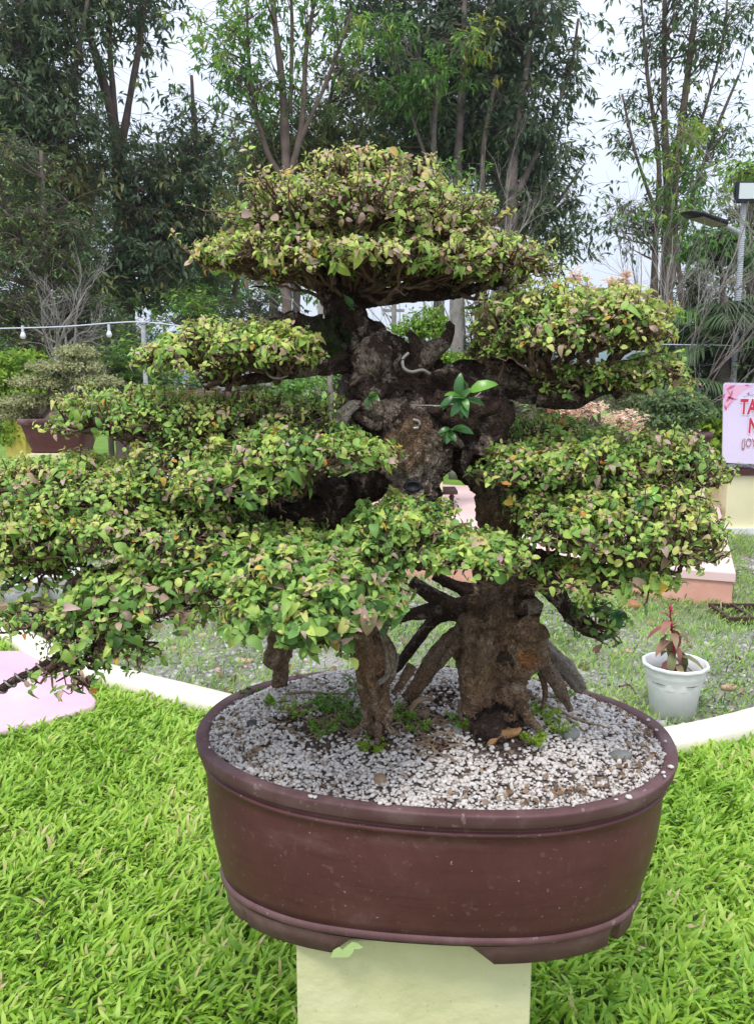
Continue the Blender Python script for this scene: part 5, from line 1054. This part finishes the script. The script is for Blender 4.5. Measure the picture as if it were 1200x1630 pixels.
def small_bonsai(label, stems, pads, Y, leafm, barkm, ls, tm, seed, base):
    rng = np.random.default_rng(seed); b = at(*base, Y); t = thing('bonsai_tree', label, 'bonsai', b); mt = MB(); SK = []
    for st in stems:
        pts = PX([s[:2] for s in st], Y); r_ = [s[2]/2*mpp(s[0], s[1], Y) for s in st]; gnarl(mt, pts, r_, seg=14, amp=.3, ridge=.1, step=.02, freq=10, seed=seed); SK += [list(p) for p in catmull(pts, r_, .03)[0]]
    SK = np.array(SK); mt.build('trunk', M[barkm], t); ml = MB(); mtw = MB()
    for (x, y, rx, ry, dep) in pads:
        c = np.array(at(x, y, Y)); h = SK[np.argmin(((SK-c)**2).sum(1))]; mtw.tubes(np.array([[h, (h+c)/2, c]]), np.array([[.02, .015, .008]]), 6); bpad(ml, mtw, x, y, rx, ry, Y, dep, ls, tm, rng, c-np.array([0, 0, .02]))
    f = ml.build('foliage', M[leafm], t); mtw.build('twigs', M['twig'], f)
# left: olive bonsai in a maroon pot on a pillar
p, wd = pillar(52, 120, 800, 6.4, zrow(722, 6.4), 'plaster', 'pale pillar under the maroon pot of the olive bonsai at the left', dy=.36)
obox_pot('bonsai_pot', Vector((at(95, 722, 6.5).x, p.y, zrow(722, 6.4)+.001)), .58, .42, .27, 'glaze', 'dark maroon tapered pot holding the olive bonsai at the left', .74, rounde=False)
small_bonsai('olive leaved bonsai with cloud pads in the maroon pot at the left', [[(92, 670, 44), (92, 645, 26), (84, 615, 16), (100, 580, 9)], [(95, 650, 26), (140, 630, 16), (150, 610, 8)]], [(122, 562, 34, 12, .16), (108, 585, 62, 11, .2), (72, 610, 54, 12, .2), (150, 608, 44, 10, .18), (45, 640, 44, 12, .18), (110, 632, 34, 9, .15), (150, 630, 32, 8, .12), (25, 660, 30, 10, .12)], 6.6, 'tl_pale', 'tb_red', .026, .55, 1, (85, 668))
p, wd = pillar(16, 48, 800, 7.2, zrow(668, 7.2), 'yellow', 'bright yellow post left of the dark maroon pot', dy=.2)
obox_pot('bonsai_pot', Vector((at(25, 668, 7.3).x, p.y, zrow(668, 7.2)+.001)), .42, .32, .10, 'glaze', 'shallow maroon pot on the bright yellow post', .85)
small_bonsai('lime green feathery bonsai at the left edge on the bright yellow post', [[(28, 652, 20), (24, 620, 14), (20, 580, 8)]], [(10, 600, 60, 20, .25), (30, 575, 46, 14, .2), (-10, 640, 50, 20, .25), (40, 622, 40, 14, .2), (20, 690, 34, 30, .2)], 7.3, 'tl_lime', 'tb', .045, .45, 2, (28, 652))
# broad brown bowl on a tall cream pillar
p, wd = pillar(268, 312, 820, 5.3, zrow(728, 5.3), 'cream', 'tall cream pillar behind the left foliage under the brown bowl', dy=.24)
M['bowl'] = noisy('red-brown clay bowl', [(.3, (.13, .035, .02)), (.7, (.22, .07, .04))], scale=8, rough=.5)
obox_pot('bonsai_pot', Vector((at(345, 640, 5.3).x, p.y+.02, zrow(728, 5.3)+.001)), .62, .46, zrow(622, 5.3)-zrow(728, 5.3), 'bowl', 'broad red-brown bowl seen through the left foliage shelf', .62)
small_bonsai('bonsai with a swollen pale trunk rising from the broad red-brown bowl', [[(362, 628, 60), (372, 612, 50), (398, 606, 26), (430, 612, 14), (470, 608, 8)], [(372, 605, 30), (350, 585, 14)]], [(470, 610, 40, 14, .2), (440, 630, 40, 12, .2), (350, 575, 50, 16, .2)], 5.4, 'tl_light', 'tb_grey', .03, .5, 3, (362, 628))
# round-topped bonsai behind the trunk
p, wd = pillar(668, 704, 819, 7.6, zrow(618, 7.6), 'plaster', 'pale pillar hidden behind the main trunk carrying the round-topped bonsai', dy=.3)
obox_pot('bonsai_pot', Vector((at(690, 618, 7.7).x, p.y, zrow(618, 7.6)+.001)), .50, .38, .18, 'glaze', 'maroon pot peeping out behind the main trunk', .85)
small_bonsai('fresh green round-topped bonsai seen between the trunk and the right dome', [[(690, 592, 20), (685, 565, 14), (672, 540, 9), (676, 520, 6)], [(688, 575, 9), (730, 570, 6)]], [(678, 512, 36, 20, .13), (680, 530, 34, 12, .12), (648, 548, 22, 10, .1), (700, 570, 36, 10, .12), (738, 578, 36, 11, .17), (640, 525, 14, 12, .12)], 7.75, 'tl_lime', 'tb', .038, .25, 4, (690, 592))
# right: two dark green bonsais
p, wd = pillar(1088, 1120, 840, 6.6, zrow(728, 6.6), 'plaster', 'pale pillar under the brown tapered pot at the right', dy=.2)
obox_pot('bonsai_pot', Vector((at(1103, 728, 6.7).x, p.y, zrow(728, 6.6)+.001)), .24, .22, .20, 'tray', 'small brown tapered pot left of the lime bush', .75, rounde=False)
small_bonsai('dark green domed bonsai in the small brown tapered pot at the right', [[(1100, 694, 26), (1092, 675, 20), (1085, 650, 10)]], [(1075, 640, 50, 18, .22), (1060, 665, 46, 16, .22), (1095, 655, 40, 18, .2), (1070, 680, 36, 10, .18)], 6.7, 'tl_mid', 'tb_red', .032, .5, 5, (1100, 694))
p, wd = pillar(1030, 1066, 840, 7.4, zrow(705, 7.4), 'plaster', 'pale pillar of the flat dark pot behind the right foliage', dy=.25)
obox_pot('bonsai_pot', Vector((at(1048, 705, 7.5).x, p.y, zrow(705, 7.4)+.001)), .34, .26, .12, 'tray', 'flat dark pot behind the peach blossoms', .85)
small_bonsai('grey-green low bonsai behind the peach blossoms in the flat dark pot', [[(1048, 682, 14), (1040, 660, 9)]], [(1025, 655, 34, 14, .2), (1020, 640, 26, 10, .2)], 7.5, 'tl_olive', 'tb', .034, .2, 6, (1048, 682))
foliage_tree('blossom_tree', 'small tree with peach coloured blossoms behind the right foliage shelves', 'blossom tree', [[(960, 760, 10), (955, 680, 8), (930, 655, 4)], [(957, 700, 6), (1000, 660, 3)], [(955, 690, 6), (945, 560, 4), (946, 468, 2), (920, 450, 1.5)], [(946, 470, 2), (972, 455, 1.5), (998, 442, 1)]],
   [(925, 652, 44, 11, 6, .25, 24), (990, 668, 30, 16, 6, .25, 20), (915, 440, 10, 4, 6, .05, 4), (935, 458, 14, 5, 6, .05, 5), (980, 452, 18, 7, 6, .05, 7), (996, 440, 5, 4, 6, .04, 2)], 'tl_peach', 'tb', .03, .5, 91, 6, None, nw=7, nl=6, crad=.035, twd=1.8, twr=.004, droop=0)
# little red brick lantern house
p = at(902, 700, 7.0); h0 = zrow(690, 7.0); bl = thing('brick_lantern', 'small red brick lantern house with a stepped roof behind the right foliage', 'garden lantern', (p.x, p.y, 0)); mb = MB(); box(mb, (p.x, p.y, h0/2), (.30, .3, h0)); mb.build('base', M['brick'], bl, smooth=False)
mb = MB(); 
for i in range(7): box(mb, (p.x, p.y, h0+.012+i*.024), (.20, .2, .021), tint=.5)
box(mb, (p.x, p.y, h0+.085), (.19, .19, .17)); mb.build('wall', M['brick'], bl, smooth=False)
mb = MB()
for i in range(4): box(mb, (p.x, p.y, h0+.19+i*.03), (.30-.06*i, .3-.06*i, .028))
mb.build('roof', M['brick'], bl, smooth=False)
# bench on the platform seen under the knot
p = at(712, 800, 7.9); bn = thing('bench', 'dark plank bench with a turned leg standing on the platform behind the trunk', 'bench', (p.x-.2, p.y, .235)); zt = zrow(783, 7.9)
mb = MB(); box(mb, (p.x-.28, p.y+.1, zt), (.75, .3, .04)); bevel(mb.build('seat', M['tray'], bn, smooth=False), .006)
for dx in (.05, -.6): mb = MB(); rings_revolve(mb, [(.03, 0), (.018, .03), (.022, (zt-.235)*.5), (.03, (zt-.235)*.6), (.018, (zt-.235)*.7), (.026, zt-.235-.022)], 14, (p.x+dx, p.y+.1, .236)); mb.build('leg', M['tray'], bn)
# blue pail beyond the left shelf
p = gnd(238, 800); mb = MB(); rings_revolve(mb, [(.10, 0), (.13, .22), (.14, .225), (.14, .24), (.12, .24), (.09, .02)], 24, p); bk = thing('bucket', 'small blue plastic bucket glimpsed under the left foliage shelf', 'bucket', p); mb.build('body', M['blue'], bk); mb = MB(); pts = np.array([[p.x+.13*math.cos(a), p.y, p.z+.235+.10*math.sin(a)] for a in np.linspace(0, math.pi, 14)]); mb.tubes(pts[None], np.full((1, 14), .004), 6); mb.build('handle', M['galv'], bk)
p, wd = pillar(-60, 16, 866, 6.2, zrow(770, 6.2), 'cream', 'cream pedestal half out of the picture at the left edge', dy=.4)
p, wd = pillar(225, 262, 850, 7.6, zrow(745, 7.6), 'cream', 'cream pillar glimpsed behind the left foliage above the blue bucket', dy=.25)

# ------------------------------------------------------------------ sign on the planter at the right
Y_ = 7.8; xa, xb = at(1155, 800, Y_).x, at(1300, 800, Y_).x; zt = zrow(757, Y_)
pt = thing('planter', 'pale yellow square planter with a dark tiled rim below the pink sign', 'planter', ((xa+xb)/2, Y_+.45, 0))
mb = MB(); box(mb, ((xa+xb)/2, Y_+.45, zt/2), (xb-xa, .9, zt)); mb.build('body', M['planter'], pt, smooth=False)
mb = MB(); box(mb, ((xa+xb)/2, Y_+.45, zt+.032), (xb-xa+.06, .96, .06)); bevel(mb.build('rim', M['glaze'], pt, smooth=False), .006)
mb = MB(); box(mb, ((xa+xb)/2, Y_+.45, .03), (xb-xa+.12, 1.02, .06)); mb.build('plinth', M['plastic'], pt, smooth=False)
mb = MB(); k = 500; rng = np.random.default_rng(8); pebbles(mb, np.stack([rng.uniform(xa+.02, xb-.02, k), rng.uniform(Y_+.03, Y_+.87, k), np.full(k, zt+.072)], 1), rng.uniform(.012, .028, k), rng.uniform(.1, .9, k), rng, ICO1); tag(mb.build('planter_gravel', M['path_pebble']), 'grey gravel on top of the planter under the pink sign', 'gravel', kind='stuff')
Ys = 7.7
def sp(x, y, dy=0): return at(x, y, Ys+dy)
c0 = [sp(1151, 609), sp(1300, 613), sp(1300, 742), sp(1150, 736), sp(1148, 732)]
sg = thing('sign', 'pink and lilac sign board with red lettering at the right edge', 'sign', sp(1210, 737))
def sheet(poly, y0, th, name, m_, par):
    mb = MB(); A = [(q.x, Ys+y0, q.z) for q in poly]; B = [(q.x, Ys+y0+th, q.z) for q in poly]; mb.grid(np.array([A, B]), True, True); return mb.build(name, M[m_], par, smooth=False)
board = [sp(1154, 609), sp(1300, 612), sp(1300, 743), sp(1153, 736.5), sp(1149, 731), sp(1151, 612)]
sheet(board, 0, .012, 'board', 'sign', sg)
sheet([sp(1153, 612), sp(1200, 613), sp(1182, 622), sp(1172, 632), sp(1160, 648), sp(1151.5, 656)], -.0022, .002, 'printed_wash', 'signpink', sg)
def petal(cx, cy, L_, ang, m_='signpetal', wd=.32):
    pts_ = [(cx+L_*t*math.cos(ang)-s*wd*L_*math.sin(t*3.14)*math.sin(ang)*.5, cy+L_*t*math.sin(ang)+s*wd*L_*math.sin(t*3.14)*math.cos(ang)*.5) for s, ts in ((1, np.linspace(0, 1, 7)), (-1, np.linspace(.85, .15, 5))) for t in ts]
    sheet([sp(*q) for q in pts_], -.0046, .002, 'printed_petal', m_, sg)
for a in ((1155, 640, 14, -1.0), (1157, 632, 12, .3), (1163, 630, 9, -1.4), (1152, 644, 10, 1.2), (1156, 620, 14, -.5), (1184, 613, 8, .1), (1188, 626, 5, .5), (1192, 624, 5, 2.2), (1153, 626, 10, 2.0)): petal(*a)
for a in ((1153, 652, 20, -.9, 'signpetal', .05), (1155, 618, 20, 1.0, 'signpetal', .05), (1158, 634, 16, .1, 'signpetal', .06)): petal(*a)
def text(body, x, y, hpx, m_, bold, sx=.62, dy=-.006, nm='lettering'):
    cu = bpy.data.curves.new(nm, 'FONT'); cu.body = body; cu.size = 1; cu.extrude = .001; cu.offset = bold; cu.align_x = 'LEFT'
    to = bpy.data.objects.new('tmp', cu); C.objects.link(to); dg = bpy.context.evaluated_depsgraph_get(); me = bpy.data.meshes.new_from_object(to.evaluated_get(dg)); bpy.data.objects.remove(to)
    h = hpx*mpp(x, y, Ys)/.73; p = sp(x, y)
    for v in me.vertices: a = v.co.copy(); v.co = (p.x+a.x*h*sx, Ys+dy+a.z*.5, p.z+a.y*h)
    me.materials.clear(); me.materials.append(M[m_]); link(bpy.data.objects.new(nm, me), sg)
for b_, x, y, h_, m_, bo, sx in (('TA', 1176, 658.5, 24, 'signred', .03, .62), ('N', 1189, 688.5, 24, 'signred', .03, .62), ('(JOY', 1178, 711, 14, 'signrose', .0, .62)):
    text(b_, x, y, h_, 'signwhite', bo+.05, sx, -.0055, 'lettering_outline'); text(b_, x, y, h_, m_, bo, sx, -.0085)
a_, b_ = sp(1182, 738, .03), sp(1222, 790, .03); b_.z = zt+.06; b_.y = Ys+.2
mb = MB(); mb.tubes(np.array([[list(sp(1175, 720, .02)), list(b_)]]), np.full((1, 2), .010), 8); mb.build('stake', M['black'], sg)
mb = MB(); mb.tubes(np.array([[list(sp(1250, 720, .02)), [sp(1250, 720).x, Ys+.2, zt+.06]]]), np.full((1, 2), .010), 8); mb.build('stake', M['black'], sg)

# ------------------------------------------------------------------ light pole, cable, posts
lp = thing('light_pole', 'galvanised pole wound with string lights carrying a solar lamp and a floodlight', 'light pole', (at(1168, 620, 9).x, 9, 0))
pb_ = Vector((at(1168, 620, 9).x, 9, 0)); pt_ = at(1184, 305, 9); pt_.y = 9; mb = MB(); mb.tubes(np.array([[list(pb_), list((pb_+pt_)/2), list(pt_)]]), np.full((1, 3), .028), 14); mb.build('pole', M['galv'], lp)
k = 1300; a = np.linspace(0, 2*math.pi*95, k); T = np.linspace(.3, .93, k); Q = np.stack([pb_.x+(pt_.x-pb_.x)*T+.030*np.cos(a), 9+.030*np.sin(a), pt_.z*T], 1); mb = MB(); mb.tubes(Q[None], np.full((1, k), .004), 5); mb.build('string_light', M['cable'], lp)
j = pb_+(pt_-pb_)*((zrow(372, 9))/pt_.z); e = at(1149, 357, 8.95); mb = MB(); mb.tubes(np.array([[list(j), list((j+e)/2), list(e)]]), np.full((1, 3), .024), 10); mb.build('arm', M['galv'], lp)
# solar lamp head: slim wedge with ribbed underside
tp = at(1091, 337, 8.8); ax = (tp-e).normalized(); sd_ = Vector((0, 1, 0)); sd_ = (sd_-ax*sd_.dot(ax)).normalized(); nn_ = ax.cross(sd_).normalized()
if nn_.z < 0: nn_ = -nn_
ln = (tp-e).length; mb = MB(); sec = []
for t, wd, th in ((-.08, .03, .03), (0, .09, .045), (.1, .14, .045), (.75, .15, .032), (.95, .12, .02), (1, .05, .012)):
    c = e+ax*ln*t; sec.append([tuple(c+sd_*a*wd+nn_*b*th) for a, b in ((-1, -.5), (-1, .3), (-.7, .5), (.7, .5), (1, .3), (1, -.5))])
mb.grid(np.array(sec), True, True); h_ = mb.build('lamp_head', M['black'], lp)
mb = MB()
for i in range(7):
    c = e+ax*ln*(.12+.09*i)-nn_*.026; mb.add([tuple(c+sd_*a*.11+ax*b*.022+nn_*d) for d in (-.004, .004) for a, b in ((-1, -1), (1, -1), (1, 1), (-1, 1))], [(0, 3, 2, 1), (4, 5, 6, 7), (0, 1, 5, 4), (1, 2, 6, 5), (2, 3, 7, 6), (3, 0, 4, 7)])
mb.build('lens', M['panel'], h_, smooth=False)
# floodlight
fa, fb = at(1172, 288, 8.9), at(1232, 322, 8.9); fc = (fa+fb)/2; wx, wz = fb.x-fa.x, fa.z-fb.z
mb = MB(); box(mb, (fc.x, 8.93, fc.z), (wx, .06, wz)); fo = bevel(mb.build('floodlight', M['black'], lp, smooth=False), .008)
mb = MB(); box(mb, (fc.x+.006, 8.897, fc.z+.006), (wx-.05, .012, wz-.055)); mb.build('glass', M['lampglass'], fo, smooth=False)
# left lamp cable with bulbs on a post
po = at(228, 515, 7.0); t = thing('post', 'thin galvanised post holding up the bulb cable at the left', 'post', (po.x, po.y, 0)); mb = MB(); mb.tubes(np.array([[[po.x, po.y, 0], list(po)]]), np.full((1, 2), .02), 12); mb.build('pipe', M['galv'], t); mb = MB(); rings_revolve(mb, [(.024, 0), (.026, .02), (.02, .03), (.005, .034)], 12, (po.x, po.y, po.z-.01)); mb.build('cap', M['galv'], t)
cb = thing('cable', 'light grey bulb cable strung across the left background', 'cable', at(60, 520, 7.0)); P_, _ = catmull([at(-120, 527, 7.0), at(0, 523, 7.0), at(100, 520, 7.0), at(180, 514, 7.0), at(228, 512.5, 7.0), at(280, 518, 7.0), at(335, 526, 7.0), at(500, 530, 7.4)], [1]*8, .05); P_ = np.array([list(q) for q in P_]); mb = MB(); mb.tubes(P_[None], np.full((1, len(P_)), .006), 6); mb.build('wire', M['cable'], cb)
for bx, by in ((37, 528), (174, 526)):
    q = at(bx, by, 7.0); bo = thing('light_bulb', {37: 'white bulb hanging from the cable at the far left', 174: 'white bulb hanging from the cable near the thin post'}[bx], 'light bulb', q, 'bulbs on the cable'); mb = MB(); mb.tubes(np.array([[[q.x, q.y, q.z+.05], list(q)]]), np.full((1, 2), .012), 8); mb.build('socket', M['cable'], bo)
    mb = MB(); rings_revolve(mb, [(.003, -.06), (.015, -.055), (.022, -.04), (.022, -.026), (.013, -.006), (.009, 0)], 16, tuple(q)); mb.build('glass', M['bulb'], bo)
q = at(627, 483, 12); mb = MB(); mb.tubes(np.array([[[q.x, q.y, 0], list(q)]]), np.array([[.045, .035]]), 10); t = thing('utility_pole', 'thin grey pole rising behind the round-topped bonsai', 'pole', (q.x, q.y, 0)); mb.build('shaft', M['tb_grey'], t); mb = MB(); box(mb, (q.x, q.y, q.z-.1), (.3, .04, .04)); mb.build('crossbar', M['tb_grey'], t, smooth=False)
P_, _ = catmull([at(1040, 548, 8.7), at(1100, 549, 8.8), at(1162, 550, 8.9), at(1220, 556, 9)], [1]*4, .05); P_ = np.array([list(q) for q in P_]); mb = MB(); mb.tubes(P_[None], np.full((1, len(P_)), .006), 6); tag(mb.build('cable', M['cable']), 'thin pale cable running to the light pole across the palm fronds', 'cable')

# ------------------------------------------------------------------ distant hills and the air before them
mb = MB(); rows = []
for j, (yy, hh) in enumerate([(180, 0), (196, .55), (215, 1), (240, .9), (270, 0)]):
    rows.append([(x, yy, hh*(13+6*noise.noise(Vector((x*.012, 0, 1)))+2*noise.noise(Vector((x*.08, j, 1))))-1) for x in np.linspace(-240, 260, 160)])
mb.grid(np.array(rows), closed=False, cap=False); tag(mb.build('hills', M['hill']), kind='structure')
mb = MB(); box(mb, (0, 125, 11.5), (560, 300, 25)); o = mb.build('haze', mat('haze'), smooth=False); tag(o, 'thin pale haze in the air', 'haze', kind='stuff')
hm = bpy.data.materials['haze']; nt = hm.node_tree; nt.nodes.clear(); ho = nt.nodes.new('ShaderNodeOutputMaterial'); hv = nt.nodes.new('ShaderNodeVolumePrincipled'); hv.inputs['Color'].default_value = (.80, .88, 1, 1); hv.inputs['Density'].default_value = .0008; hv.inputs['Anisotropy'].default_value = .2
nt.links.new(hv.outputs[0], ho.inputs['Volume'])
